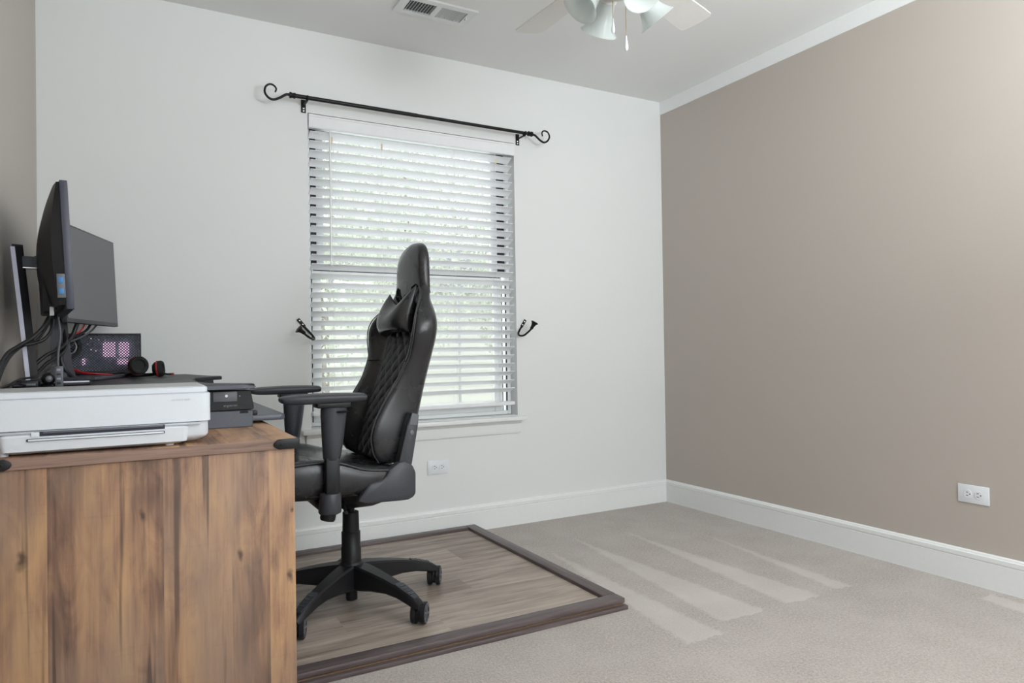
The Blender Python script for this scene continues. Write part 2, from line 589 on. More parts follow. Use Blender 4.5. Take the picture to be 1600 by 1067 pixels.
def smooth_path(pts, sub=6):
    """Catmull-Rom through the points"""
    P = [Vector(p) for p in pts]
    out = []
    for i in range(len(P) - 1):
        a = P[i - 1] if i else P[0] * 2 - P[1]
        b, c = P[i], P[i + 1]
        d = P[i + 2] if i + 2 < len(P) else P[-1] * 2 - P[-2]
        for s in range(sub):
            t = s / sub
            out.append(0.5 * ((2 * b) + (c - a) * t + (2 * a - 5 * b + 4 * c - d) * t * t + (3 * b - a - 3 * c + d) * t ** 3))
    out.append(P[-1])
    return out


def tube(bm, pts, rad, seg=8, flat=1.0):
    pts = [Vector(p) for p in pts]
    n = len(pts)
    rad = [rad] * n if isinstance(rad, (int, float)) else rad
    prev = None
    rings = []
    for i, p in enumerate(pts):
        d = (pts[min(i + 1, n - 1)] - pts[max(i - 1, 0)]).normalized()
        if prev is None:
            x, y = frame_from(d)
        else:
            x = (prev - d * prev.dot(d)).normalized()
            y = x.cross(d).normalized() * -1
            y = d.cross(x)
        prev = x
        y = d.cross(x)
        rings.append([p + (x * math.cos(2 * PI * k / seg) + y * math.sin(2 * PI * k / seg) * flat) * rad[i] for k in range(seg)])
    return loft(bm, rings)


def cable(name, pts, r, mat, parent=None, sub=6):
    return obj(name, tube(B(), smooth_path(pts, sub), r, 8), mat, parent, 60)


def lathe(bm, prof, origin=(0, 0, 0), axis=(0, 0, 1), seg=24, close_ends=True):
    """profile of (radius, height) turned about axis"""
    o = Vector(origin)
    d = Vector(axis).normalized()
    x, y = frame_from(d)
    rings = []
    for r, h in prof:
        rings.append([o + d * h + (x * math.cos(2 * PI * k / seg) + y * math.sin(2 * PI * k / seg)) * max(r, 1e-5) for k in range(seg)])
    return loft(bm, rings, close_ends)


def thing(name, label, cat, loc=(0, 0, 0), rotz=0.0, group=None):
    o = bpy.data.objects.new(name, None)
    o.empty_display_size = 0.1
    C.objects.link(o)
    o.location = loc
    o.rotation_euler = (0, 0, rotz)
    return tag(o, label, cat, group)


def tag(o, label, cat, group=None, kind=None):
    o['label'] = label
    o['category'] = cat
    if group:
        o['group'] = group
    if kind:
        o['kind'] = kind
    return o


def struct(o):
    o['kind'] = 'structure'
    return o


def text(name, body, size, mat, parent, matrix, extrude=0.0002, font_shear=0.0, spacing=1.0):
    cu = bpy.data.curves.new(name, 'FONT')
    cu.body = body
    cu.size = size
    cu.extrude = extrude
    cu.align_x = 'CENTER'
    cu.space_character = spacing
    tmp = bpy.data.objects.new(name, cu)
    C.objects.link(tmp)
    dg = bpy.context.evaluated_depsgraph_get()
    me = bpy.data.meshes.new_from_object(tmp.evaluated_get(dg))
    bpy.data.objects.remove(tmp)
    bpy.data.curves.remove(cu)
    me.materials.clear()
    o = link(name, me, mat, parent)
    o.matrix_local = matrix
    return o


FACE_NY = Matrix.Rotation(PI / 2, 4, 'X')      # text standing up, read from -Y

# ------------------------------------------------------------------ room shell
XL, YR, H = -3.178, -4.30, 2.44
WX0, WX1, WZ0, WZ1 = -2.131, -1.034, 0.585, 2.054
T = 0.14
bm = B()
bm = box(bm, (XL - T, YR - T, -0.10), (T, T, 0.0))
struct(obj('floor', bm, M_CARPET, smooth=0))
bm = box(B(), (XL - T, YR - T, H), (T, T, H + 0.1))
ceiling = struct(obj('ceiling', bm, M_CEIL, smooth=0))


def wall_with_hole(name, y0, y1, hx0, hx1, hz0, hz1, mat):
    """one mesh: a slab with a rectangular opening, built from a ring of quads"""
    b = B()
    xs, zs = (XL - T, hx0, hx1, T), (0.0, hz0, hz1, H)
    vv = {}
    for yi, y in enumerate((y0, y1)):
        for i, x in enumerate(xs):
            for k, z in enumerate(zs):
                vv[yi, i, k] = b.verts.new((x, y, z))
    for yi in (0, 1):
        for i in range(3):
            for k in range(3):
                if (i, k) == (1, 1):
                    continue
                b.faces.new((vv[yi, i, k], vv[yi, i + 1, k], vv[yi, i + 1, k + 1], vv[yi, i, k + 1]))
    for (a, c) in (((1, 1), (2, 1)), ((2, 1), (2, 2)), ((2, 2), (1, 2)), ((1, 2), (1, 1))):
        b.faces.new((vv[0, a[0], a[1]], vv[0, c[0], c[1]], vv[1, c[0], c[1]], vv[1, a[0], a[1]]))
    for i in range(3):
        for k in (0, 3):
            b.faces.new((vv[0, i, k], vv[0, i + 1, k], vv[1, i + 1, k], vv[1, i, k]))
        for k in (0, 3):
            b.faces.new((vv[0, k, i], vv[0, k, i + 1], vv[1, k, i + 1], vv[1, k, i]))
    return struct(obj(name, b, mat, smooth=0))


wall_with_hole('wall_back', 0.0, T, WX0, WX1, WZ0, WZ1, M_WHITE)
wall_with_hole('wall_rear', YR - T, YR, -2.35, -0.35, 0.70, 2.28, M_WHITE)
struct(obj('wall_right', box(B(), (0, YR, 0), (T, 0, H)), M_TAUPE, smooth=0))
struct(obj('wall_left', box(B(), (XL - T, YR, 0), (XL, 0, H)), M_TAUPE, smooth=0))

# painted white band along the top of the right wall
bm = box(B(), (-0.004, YR, H - 0.079), (0.0, -0.0005, H - 0.0005))
struct(obj('trim_1', bm, M_TRIM, smooth=0))

# baseboards: profile (distance from the wall, height)
BP = [(0, 0), (0.014, 0), (0.014, 0.098), (0.0125, 0.1), (0.0125, 0.103), (0.0155, 0.105), (0.0155, 0.121), (0.011, 0.1235), (0.009, 0.129), (0.004, 0.1325), (0, 0.1325)]


def baseboard(name, kind):
    b = B()
    if kind == 'back':
        r = [[(XL, -d, h) for d, h in BP], [(0, -d, h) for d, h in BP]]
    elif kind == 'right':
        r = [[(-d, YR, h) for d, h in BP], [(-d, -0.0, h) for d, h in BP]]
    elif kind == 'left':
        r = [[(XL + d, YR, h) for d, h in BP], [(XL + d, 0, h) for d, h in BP]]
    else:
        r = [[(XL, YR + d, h) for d, h in BP], [(0, YR + d, h) for d, h in BP]]
    loft(b, r)
    return struct(obj(name, b, M_TRIM, smooth=20))


for k in ('back', 'right', 'left', 'rear'):
    baseboard('baseboard_' + k, k)

# ------------------------------------------------------------------ window_1 (double hung, behind the blind)
win = bpy.data.objects.new('window_1', None)
C.objects.link(win)
win.location = (0, 0, 0)
struct(win)
FX0, FX1, FZ0, FZ1 = WX0 + 0.002, WX1 - 0.002, WZ0 + 0.002, WZ1 - 0.002


def rect_frame(name, x0, x1, z0, z1, y0, y1, w, mat, parent, wb=None, bev=0.003):
    b = B()
    wb = wb or w
    box(b, (x0, y0, z0), (x0 + w, y1, z1), bev)
    box(b, (x1 - w, y0, z0), (x1, y1, z1), bev)
    box(b, (x0 + w, y0, z0), (x1 - w, y1, z0 + wb), bev)
    box(b, (x0 + w, y0, z1 - w), (x1 - w, y1, z1), bev)
    return obj(name, b, mat, parent)


rect_frame('window_frame', FX0, FX1, FZ0, FZ1, 0.066, 0.128, 0.020, M_VINYL, win)
for x0, x1 in ((FX0 + 0.02, FX0 + 0.052), (FX1 - 0.062, FX1 - 0.02)):
    obj('jamb_liner', box(B(), (x0, 0.085, 1.335), (x1, 0.100, FZ1 - 0.02)), M_JAMB, win, 0)
for x0, x1 in ((FX0 + 0.02, FX0 + 0.024), (FX1 - 0.030, FX1 - 0.023), (FX1 - 0.052, FX1 - 0.049)):
    obj('jamb_liner', box(B(), (x0, 0.066, FZ0 + 0.02), (x1, 0.070, 1.30)), M_JAMB, win, 0)
up = rect_frame('upper_sash', FX0 + 0.052, FX1 - 0.062, 1.305, FZ1 - 0.02, 0.090, 0.118, 0.035, M_VINYL, win)
obj('pane', box(B(), (FX0 + 0.08, 0.103, 1.335), (FX1 - 0.09, 0.106, FZ1 - 0.05)), M_GLASS, up, 0)
lo_ = rect_frame('lower_sash', FX0 + 0.024, FX1 - 0.055, FZ0 + 0.02, 1.335, 0.066, 0.090, 0.042, M_VINYL, win, 0.055)
obj('pane', box(B(), (FX0 + 0.06, 0.077, FZ0 + 0.07), (FX1 - 0.09, 0.080, 1.295)), M_GLASS, lo_, 0)
obj('rail_shade_strip', box(B(), (FX0 + 0.03, 0.0645, 1.327), (FX1 - 0.06, 0.0665, 1.333)), M_JAMB, win, 0)  # dark strip painted in for the shade along the lower sash top
obj('muntin', box(B(), (-1.345, 0.081, FZ0 + 0.07), (-1.327, 0.087, 1.295), 0.002), M_VINYL, lo_)
# stool and apron
obj('window_sill', box(B(), (-2.178, -0.050, 0.560), (-1.000, 0.066, 0.583), 0.006), M_TRIM, win)
bm = B()
prism(bm, [(0.0, 0.490), (-0.010, 0.492), (-0.014, 0.505), (-0.014, 0.541), (-0.022, 0.552), (-0.03, 0.560), (0.0, 0.560)], 'X', -2.155, -1.022)
obj('window_apron', bm, M_TRIM, win, 25)

# ------------------------------------------------------------------ venetian blind
bl = thing('venetian_blind', 'white faux-wood slat blind half open in the window', 'blind', (-1.5825, 0.0, 0.62))
BLX, BLZ = -1.5825, 0.62


def rel(o, root):
    o.location = o.location - root.location
    return o


def pobj(name, bm, mat, root, smooth=35):
    """build with world coordinates, store relative to the thing's base"""
    off, p = Vector((0, 0, 0)), root
    while p is not None:
        off += p.location
        p = p.parent
    bmesh.ops.translate(bm, vec=-off, verts=bm.verts[:])
    return obj(name, bm, mat, root, smooth)


SX0, SX1 = WX0 + 0.012, WX1 - 0.012
# one slat, slightly crowned
sb = B()
hw, th = 0.0252, 0.0032
prof = []
for i in range(7):
    t = i / 6 * 2 - 1
    prof.append((t * hw, 0.0022 * (1 - t * t) + th / 2))
for i in range(6, -1, -1):
    t = i / 6 * 2 - 1
    prof.append((t * hw, 0.0022 * (1 - t * t) - th / 2))
rings = [[(x, a, b_) for a, b_ in prof] for x in (SX0 - BLX, SX1 - BLX)]
loft(sb, rings)
slat0 = obj('slat', sb, M_BLIND, bl, 40)
PITCHZ = 0.0443
zs = [1.962 - i * PITCHZ for i in range(30) if 1.962 - i * PITCHZ > 0.685]
for i, z in enumerate(zs):
    o = slat0 if i == 0 else slat0.copy()
    if i:
        C.objects.link(o)
    o.location = (random.uniform(-0.0012, 0.0012), 0.027, z - BLZ)
    tilt = math.radians(26 + random.uniform(-1.2, 1.2))
    o.rotation_euler = (-tilt, random.uniform(-0.0008, 0.0008), 0)
pobj('bottom_rail', box(B(), (SX0, 0.004, 0.640), (SX1, 0.052, 0.660), 0.004), M_BLIND, bl)
# valance with a small crown
vb = B()
prism(vb, [(-0.006, 1.985), (-0.0095, 1.990), (-0.0095, 2.035), (-0.013, 2.041), (-0.013, 2.0465), (0.001, 2.0465), (0.001, 1.985)], 'X', WX0 + 0.003, WX1 - 0.003)
pobj('valance', vb, M_BLIND, bl, 25)
pobj('head_rail', box(B(), (SX0, 0.004, 1.995), (SX1, 0.055, 2.045), 0.002), M_BLIND, bl)
for x in (-2.02, -1.775, -1.385, -1.145):
    for y in (0.0035, 0.0505):
        pobj('ladder_cord', tube(B(), [(x, y, 1.995), (x, y, 0.655)], 0.0008, 5), M_CORD, bl)
pobj('tilt_wand', tube(B(), [(-2.032, -0.012, 1.975), (-2.032, -0.012, 1.345)], 0.0042, 6), M_BLIND, bl)
for x in (-2.02, -1.775, -1.145):
    pobj('tape_tag', box(B(), (x - 0.004, -0.0008, 1.925), (x + 0.004, 0.0004, 1.955)), plain('cream_tape', (0.72, 0.60, 0.42), 0.8), bl, 0)

# ------------------------------------------------------------------ curtain rod
rod = thing('curtain_rod', 'black iron curtain rod with scrolled ends above the window', 'curtain rod', (-1.6, -0.08, 2.092))
pobj('rod', tube(B(), [(-2.222, -0.08, 2.095), (-1.62, -0.08, 2.093)], 0.0095, 14), M_IRON, rod)
pobj('rod', tube(B(), [(-1.63, -0.08, 2.093), (-0.973, -0.08, 2.0905)], 0.0082, 14), M_IRON, rod)
LS = [(-2.215, 2.095), (-2.2359, 2.0955), (-2.2481, 2.0908), (-2.269, 2.0757), (-2.2948, 2.0635), (-2.3151, 2.0664), (-2.3302, 2.0817), (-2.3342, 2.0987), (-2.3281, 2.1175), (-2.3111, 2.1293), (-2.2941, 2.1251), (-2.2849, 2.1124), (-2.2893, 2.0974)]
RS = [(-0.98, 2.0905), (-0.9507, 2.0884), (-0.9351, 2.0789), (-0.9172, 2.0657), (-0.8992, 2.0574), (-0.8855, 2.0572), (-0.8693, 2.0662), (-0.8587, 2.0814), (-0.8561, 2.0955), (-0.8639, 2.1121), (-0.8798, 2.1196), (-0.8936, 2.1177), (-0.9029, 2.1067), (-0.8998, 2.0886)]
for S in (LS, RS):
    p = smooth_path([(x, -0.08, z) for x, z in S], 6)
    n = len(p)
    pobj('scroll_finial', tube(B(), p, [0.0062 - 0.0026 * i / n for i in range(n)], 10), M_IRON, rod, 60)
for x, s in ((-2.216, 1), (-0.977, -1)):
    b = B()
    lathe(b, [(0.0105, -0.012), (0.0135, -0.012), (0.0135, -0.004), (0.0115, -0.002), (0.0115, 0.006), (0.013, 0.008), (0.013, 0.013), (0.01, 0.013)], (x, -0.08, 2.0945 if s > 0 else 2.0905), (s, 0, 0), 20)
    pobj('collar', b, M_IRON, rod, 40)
for x, z in ((-2.150, 2.0945), (-1.012, 2.0908)):
    b = B()
    box(b, (x - 0.011, -0.004, z - 0.045), (x + 0.011, -0.0005, z + 0.016), 0.0015)
    box(b, (x - 0.005, -0.086, z - 0.015), (x + 0.005, -0.002, z - 0.010), 0.001)
    tube(b, [(x, -0.080 + 0.0145 * math.cos(a), z + 0.0145 * math.sin(a)) for a in [math.radians(t) for t in range(-200, 30, 15)]], 0.0042, 8)
    br = pobj('wall_bracket', b, M_IRON, rod)
    for dz in (-0.036, -0.024):
        sc_ = lathe(B(), [(0.0042, 0), (0.0042, 0.0014), (0.002, 0.0024)], (x, -0.004, z + dz), (0, -1, 0), 12)
        pobj('screw', sc_, M_CHROME, rod)

# ------------------------------------------------------------------ tieback hooks
LH = [(-2.1803, -0.004, 1.0861), (-2.1629, -0.004, 1.0655), (-2.1527, -0.006, 1.0516), (-2.1325, -0.012, 1.0279), (-2.1205, -0.03, 1.0067), (-2.1296, -0.06, 0.9979), (-2.1546, -0.085, 1.007), (-2.1725, -0.095, 1.019), (-2.1797, -0.098, 1.027), (-2.2050, -0.1, 1.0455)]
RH = [(-0.985, -0.004, 1.0893), (-0.9994, -0.004, 1.068), (-1.0188, -0.006, 1.0403), (-1.0289, -0.012, 1.024), (-1.031, -0.03, 1.0122), (-1.0165, -0.05, 1.0133), (-1.0018, -0.07, 1.0304), (-0.9956, -0.085, 1.0427), (-0.9929, -0.09, 1.0489), (-0.9775, -0.1, 1.0815)]
for pts, lab in ((LH, 'black iron curtain tieback hook left of the window'), (RH, 'black iron curtain tieback hook right of the window')):
    hk = thing('tieback_hook', lab, 'hook', (pts[2][0], -0.002, pts[2][2]), group='curtain tieback hooks')
    a, c_ = Vector(pts[0]), Vector(pts[1])
    d = (c_ - a).normalized()
    ang = math.atan2(-d.z, d.x)
    mid = (a + c_) / 2
    L = (c_ - a).length / 2 + 0.010
    mt4 = Matrix.Translation(mid) @ Matrix.Rotation(ang, 4, 'Y')
    b = box(B(), (-L, -0.0025, -0.0075), (L, 0.003, 0.0075), 0.0015, 2, mt4)
    pobj('mounting_plate', b, M_IRON, hk)
    for s in (-0.5, 0.45):
        q = mid + d * L * s
        pobj('screw', lathe(B(), [(0.004, 0), (0.004, 0.001), (0.002, 0.002)], (q.x, q.y - 0.0025, q.z), (0, -1, 0), 12), M_CHROME, hk)
    pobj('arm', tube(B(), smooth_path(pts[1:9], 6), 0.0052, 10), M_IRON, hk, 60)
    k0, k1 = Vector(pts[8]), Vector(pts[9])
    L2 = (k1 - k0).length
    pobj('knob', lathe(B(), [(0.007, -0.004), (0.009, 0.0), (0.0085, L2 * 0.15), (0.0095, L2 * 0.4), (0.0135, L2 * 0.7), (0.0205, L2 * 0.95), (0.0205, L2), (0.014, L2 * 1.06), (0.0, L2 * 1.09)], k0, k1 - k0, 24), M_IRON, hk, 50)

# ------------------------------------------------------------------ outlets


def outlet(label, loc, rotz):
    t = thing('wall_outlet', label, 'outlet', loc, rotz, 'duplex wall outlets')
    obj('cover_plate', box(B(), (-0.057, -0.0055, -0.035), (0.057, 0.0, 0.035), 0.002), M_PLATE, t)
    for sx in (-0.0195, 0.0195):
        b = B()
        pts = []
        for k in range(24):
            a = 2 * PI * k / 24
            pts.append((sx + max(-0.0135, min(0.0135, 0.0165 * math.cos(a))), 0.0165 * math.sin(a)))
        prism(b, pts, 'Y', -0.0075, -0.005)
        rc = obj('receptacle', b, M_PLATE, t, 30)
        for dz in (-0.0062, 0.0062):
            obj('slot', box(B(), (sx - 0.0055, -0.0079, dz - 0.0012), (sx + 0.0025, -0.0070, dz + 0.0012)), M_SLOT, rc, 0)
        obj('slot', lathe(B(), [(0.0024, 0), (0.0024, 0.0009)], (sx + 0.0085, -0.0070, 0), (0, -1, 0), 10), M_SLOT, rc)
    obj('screw', lathe(B(), [(0.0025, 0), (0.0025, 0.001), (0.001, 0.0014)], (0, -0.0055, 0), (0, -1, 0), 10), M_PLATE, t)
    return t


outlet('white outlet on the white wall behind the office chair', (-1.502, 0.0, 0.349), 0)
outlet('white outlet on the taupe wall above the baseboard', (0.0, -1.766, 0.350), -PI / 2)

# ------------------------------------------------------------------ ceiling register
vt = thing('ceiling_vent', 'white louvred air register in the ceiling', 'vent', (-1.672, -0.452, H))
b = B()
for lo, hi in (((-0.172, -0.078), (0.172, -0.048)), ((-0.172, 0.048), (0.172, 0.078)), ((-0.172, -0.048), (-0.135, 0.048)), ((0.135, -0.048), (0.172, 0.048)), ((-0.012, -0.048), (0.012, 0.048))):
    box(b, (lo[0], lo[1], -0.009), (hi[0], hi[1], 0.0))
obj('frame', b, M_VENT, vt, 0)
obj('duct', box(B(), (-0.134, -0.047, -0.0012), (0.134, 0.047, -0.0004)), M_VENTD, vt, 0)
for side, x0, x1, ang in ((-1, -0.132, -0.014, -50), (1, 0.014, 0.132, 50)):
    nl = 9
    for i in range(nl):
        x = x0 + (x1 - x0) * (i + 0.5) / nl
        mt4 = Matrix.Translation((x, 0, -0.0055)) @ Matrix.Rotation(math.radians(ang), 4, 'Y')
        obj('louvre', box(B(), (-0.0050, -0.046, -0.0006), (0.0050, 0.046, 0.0006), 0, 1, mt4), M_VENT, vt, 0)
obj('lever', box(B(), (0.140, -0.012, -0.018), (0.144, 0.004, -0.008), 0.001), M_VENT, vt)
for x in (-0.155, 0.155):
    obj('screw', lathe(B(), [(0.004, 0), (0.004, 0.001), (0.002, 0.002)], (x, 0, -0.009), (0, 0, -1), 12), M_VENT, vt)

# ------------------------------------------------------------------ ceiling fan
FCX, FCY = -1.443, -1.455
fan = thing('ceiling_fan', 'white ceiling fan with frosted bell shades and two pull chains', 'ceiling fan', (FCX, FCY, H))
obj('canopy', lathe(B(), [(0.07, 0), (0.07, -0.02), (0.055, -0.05), (0.02, -0.065), (0.0, -0.065)], (0, 0, -0.0005), (0, 0, 1), 32), M_FANW, fan)
obj('down_rod', lathe(B(), [(0.013, -0.06), (0.013, -0.13)], (0, 0, 0), (0, 0, 1), 16), M_FANW, fan)
obj('motor_housing', lathe(B(), [(0.0, -0.115), (0.06, -0.118), (0.11, -0.14), (0.125, -0.17), (0.12, -0.20), (0.08, -0.235), (0.055, -0.245), (0.0, -0.245)], (0, 0, 0), (0, 0, 1), 40), M_FANW, fan)
obj('light_kit', lathe(B(), [(0.0, -0.245), (0.055, -0.247), (0.068, -0.27), (0.064, -0.30), (0.045, -0.325), (0.030, -0.330), (0.030, -0.345), (0.0, -0.35)], (0, 0, 0), (0, 0, 1), 32), M_FANW, fan)
for k in range(5):
    a = math.radians(20 + 72 * k)
    pts = [(0.17, -0.045), (0.20, -0.055), (0.50, -0.066), (0.55, -0.066), (0.565, -0.055), (0.57, 0.0), (0.565, 0.055), (0.55, 0.066), (0.50, 0.066), (0.20, 0.055), (0.17, 0.045)]
    R = Matrix.Rotation(a, 4, 'Z') @ Matrix.Translation((0, 0, -0.235)) @ Matrix.Rotation(math.radians(-10), 4, 'X')
    bl_ = obj('blade', prism(B(), pts, 'Z', -0.003, 0.003, 0.0012, 1, R), M_FANW, fan)
    R2 = Matrix.Rotation(a, 4, 'Z')
    b = B()
    prism(b, [(0.09, -0.018), (0.15, -0.012), (0.19, -0.035), (0.235, -0.030), (0.235, 0.030), (0.19, 0.035), (0.15, 0.012), (0.09, 0.018)], 'Z', -0.232, -0.226, 0.0015, 1, R2)
    obj('blade_iron', b, M_FANW, bl_)
for k in range(4):
    a = math.radians(-8 + 90 * k)
    d = Vector((math.cos(a), math.sin(a), 0))
    axis = (d * 0.66 + Vector((0, 0, -0.75))).normalized()
    o0 = d * 0.050 + Vector((0, 0, -0.290))
    obj('lamp_arm', tube(B(), [o0 - d * 0.03, o0, o0 + axis * 0.03], 0.012, 12), M_FANW, fan, 60)
    base = o0 + axis * 0.02
    obj('socket_cup', lathe(B(), [(0.0, 0), (0.026, 0.0), (0.030, 0.008), (0.030, 0.026), (0.027, 0.028)], base, axis, 24), M_FANW, fan)
    pr = [(0.026, 0.018), (0.028, 0.03), (0.030, 0.048), (0.034, 0.070), (0.042, 0.092), (0.053, 0.112), (0.065, 0.126)]
    prof = pr + [(r - 0.003, h + 0.0005) for r, h in reversed(pr)]
    sh = lathe(B(), prof, base, axis, 40, False)
    obj('glass_shade', sh, M_FROST, fan, 60)
for (dx, dy, z0, z1, r) in ((0.030, 0.005, -0.335, -0.465, 0), (-0.006, 0.028, -0.335, -0.405, 0)):
    ch = obj('pull_chain', tube(B(), [(dx, dy, z0 + 0.02), (dx, dy, z1 - 0.01)], 0.0011, 6), M_BRASS, fan)
    obj('pull_knob', lathe(B(), [(0.0, 0), (0.0022, 0.0), (0.003, -0.012), (0.0055, -0.028), (0.0066, -0.038), (0.0055, -0.046), (0.002, -0.05), (0, -0.0505)], (dx, dy, z1), (0, 0, 1), 16), M_PORC, ch, 60)

# ------------------------------------------------------------------ plank mat under the chair
MX0, MX1, MY0, MY1 = -2.530, -1.310, -1.262, -0.020
mat_ = thing('chair_mat', 'framed grey-brown plank mat lying on the carpet under the chair', 'floor mat', (-1.92, -0.64, 0.0))
PZ = 0.026
pobj('base_board', box(B(), (MX0, MY0 - 0.010, 0.0), (MX1 + 0.006, MY1, 0.0145), 0.002), M_RAILX, mat_)
pobj('plywood_sheet', box(B(), (MX0, MY0 + 0.006, 0.0150), (MX1 - 0.008, MY1, 0.0195)), M_PLY, mat_, 0)
ROW = 0.178
rows = []
y = MY0 + 0.052
i = 0
while y < MY1 - 0.05:
    y2 = min(y + ROW, MY1 - 0.046)
    joints = [MX0 + 0.02, [-1.95, -2.25, -1.72, -2.08, -1.6, -2.3, -1.85][i % 7], MX1 - 0.05]
    for a, c_ in zip(joints[:-1], joints[1:]):
        w = c_ - a
        b = box(B(), (-w / 2 + 0.00008, -(y2 - y) / 2 + 0.00012, 0.0), (w / 2 - 0.00008, (y2 - y) / 2 - 0.00012, 0.0065))
        o = obj('plank', b, M_PLANK, mat_, 0)
        o.location = ((a + c_) / 2 + 1.92, (y + y2) / 2 + 0.64, 0.0195)
    y = y2
    i += 1
RT = 0.040
pobj('rail', box(B(), (MX0, MY0, 0.0215), (MX1, MY0 + 0.056, RT), 0.004), M_RAILX, mat_)
pobj('rail', box(B(), (MX0, MY1 - 0.050, 0.0200), (MX1 - 0.0565, MY1, RT), 0.004), M_RAILX, mat_)
pobj('rail', box(B(), (MX1 - 0.056, MY0 + 0.0565, 0.0200), (MX1, MY1, RT), 0.004), M_RAILY, mat_)

# ------------------------------------------------------------------ gaming chair
HX, HY = -2.156, -0.776
ch = thing('gaming_chair', 'black leather high-back gaming chair with neck pillow on casters', 'chair', (HX, HY, PZ))
Z0 = PZ      # chair coordinates below give heights above the carpet


def cobj(name, bm, mat, parent=None, smooth=35):
    bmesh.ops.translate(bm, vec=Vector((0, 0, -Z0)), verts=bm.verts[:])
    return obj(name, bm, mat, parent or ch, smooth)


def subsurf(o, lv=2):
    md = o.modifiers.new('subdivision', 'SUBSURF')
    md.levels = lv
    md.render_levels = lv
    return o


CXO = -0.013   # the column stands slightly forward of the chair's origin
# star base
cobj('base_hub', lathe(B(), [(0.0, 0.088), (0.040, 0.088), (0.046, 0.10), (0.047, 0.16), (0.043, 0.178), (0.038, 0.185), (0.0, 0.185)], (CXO, 0, 0), (0, 0, 1), 28), M_PLAST)
CR = 0.036
for k in range(5):
    a = math.radians(-66 + 72 * k)
    R = Matrix.Translation((CXO * 0.6, 0, 0)) @ Matrix.Rotation(a, 4, 'Z')
    # (radius, half width top, half width bottom, z top, z bottom)
    secs = [(0.02, 0.030, 0.030, 0.178, 0.088), (0.06, 0.031, 0.030, 0.176, 0.092), (0.12, 0.028, 0.026, 0.168, 0.101), (0.19, 0.024, 0.023, 0.155, 0.106), (0.245, 0.022, 0.023, 0.142, 0.102), (0.29, 0.020, 0.024, 0.127, 0.093), (0.330, 0.017, 0.022, 0.110, 0.082), (0.345, 0.013, 0.018, 0.100, 0.080)]
    rings = []
    for r, wt, wb, zt, zb in secs:
        e = 0.006
        rings.append([R @ Vector(p) for p in ((r, -wt + e, zt), (r, wt - e, zt), (r, wt, zt - e), (r, wb, zb + e), (r, wb - e, zb), (r, -wb + e, zb), (r, -wb, zb + e), (r, -wt, zt - e))])
    leg = cobj('leg', loft(B(), rings), M_PLAST, None, 40)
    # ribbed foot pad on the leg
    rings = []
    for r, w, z in ((0.232, 0.012, 0.1465), (0.245, 0.0165, 0.1440), (0.29, 0.015, 0.1293), (0.322, 0.011, 0.1158)):
        rings.append([R @ Vector(p) for p in ((r, -w, z - 0.004), (r, w, z - 0.004), (r, w, z + 0.0012), (r, -w, z + 0.0012))])
    pad = B()
    loft(pad, rings)
    for t in range(4):
        r = 0.252 + t * 0.016
        z = 0.1430 - (r - 0.245) * 0.33
        q = [R @ Vector((r + dx, s * 0.010, z + dz)) for s in (-1, 1) for dx in (0, 0.006) for dz in (0.0, 0.003)]
        vv = [pad.verts.new(p) for p in q]
        bmesh.ops.convex_hull(pad, input=vv)
    cobj('foot_pad', pad, M_PLASTG, leg, 0).matrix_parent_inverse = Matrix()
    # caster
    cx, cy = 0.330 * math.cos(a) + CXO * 0.6, 0.330 * math.sin(a)
    cas = bpy.data.objects.new('caster', None)
    C.objects.link(cas)
    cas.parent = ch
    cas.location = (cx, cy, 0)
    sw = {0: 25, 1: 20, 2: -40, 3: 60, 4: -25}[k]
    ca = math.radians(sw)     # rolling direction; axle is perpendicular
    rd = Vector((math.cos(ca), math.sin(ca), 0))
    ax = Vector((-math.sin(ca), math.cos(ca), 0))
    ax = {0: Vector((0.80, -0.60, 0)), 1: Vector((0.86, -0.5, 0)), 4: Vector((0.93, -0.36, 0))}.get(k, ax).normalized()
    rd = Vector((-ax.y, ax.x, 0))
    ctr = rd * 0.016 + Vector((0, 0, CR))
    obj('stem', tube(B(), [(0, 0, 0.052), (0, 0, 0.076)], 0.0055, 10), M_IRON, cas)
    hood = B()
    lathe(hood, [(0.0, -0.007), (CR * 0.82, -0.007), (CR * 0.82, 0.007), (0.0, 0.007)], ctr, ax, 20)
    box(hood, (-0.011, -0.011, 0.040), (0.011, 0.011, 0.060), 0.003)
    obj('hood', hood, M_PLAST, cas)
    for s in (-1, 1):
        w = B()
        prof = [(0.0, 0.008), (CR - 0.002, 0.008), (CR, 0.010), (CR, 0.022), (CR - 0.003, 0.0245), (CR - 0.008, 0.025), (CR - 0.009, 0.022), (0.0, 0.022)]
        lathe(w, [(r, h) for r, h in prof], ctr, ax * s, 26)
        wh = obj('wheel', w, M_PLAST, cas, 40)
        hb = B()
        q0 = ctr + ax * s * 0.0222
        x_, y_ = frame_from(ax * s)
        lathe(hb, [(0.0, 0.0), (0.007, 0.0), (0.007, 0.003), (0.0, 0.0035)], q0, ax * s, 14)
        lathe(hb, [(CR - 0.0095, 0.0), (CR - 0.004, 0.0), (CR - 0.004, 0.003), (CR - 0.0095, 0.003)], q0, ax * s, 26, False)
        for j in range(6):
            t = 2 * PI * j / 6 + 0.3
            u = x_ * math.cos(t) + y_ * math.sin(t)
            v = x_ * -math.sin(t) + y_ * math.cos(t)
            vv = [hb.verts.new(q0 + u * r + v * w2 * sgn + ax * s * dz) for r, w2 in ((0.005, 0.002), (CR - 0.008, 0.0042)) for sgn in (-1, 1) for dz in (0, 0.0026)]
            bmesh.ops.convex_hull(hb, input=vv)
        obj('hub_cap', hb, M_GREYP, cas, 30)
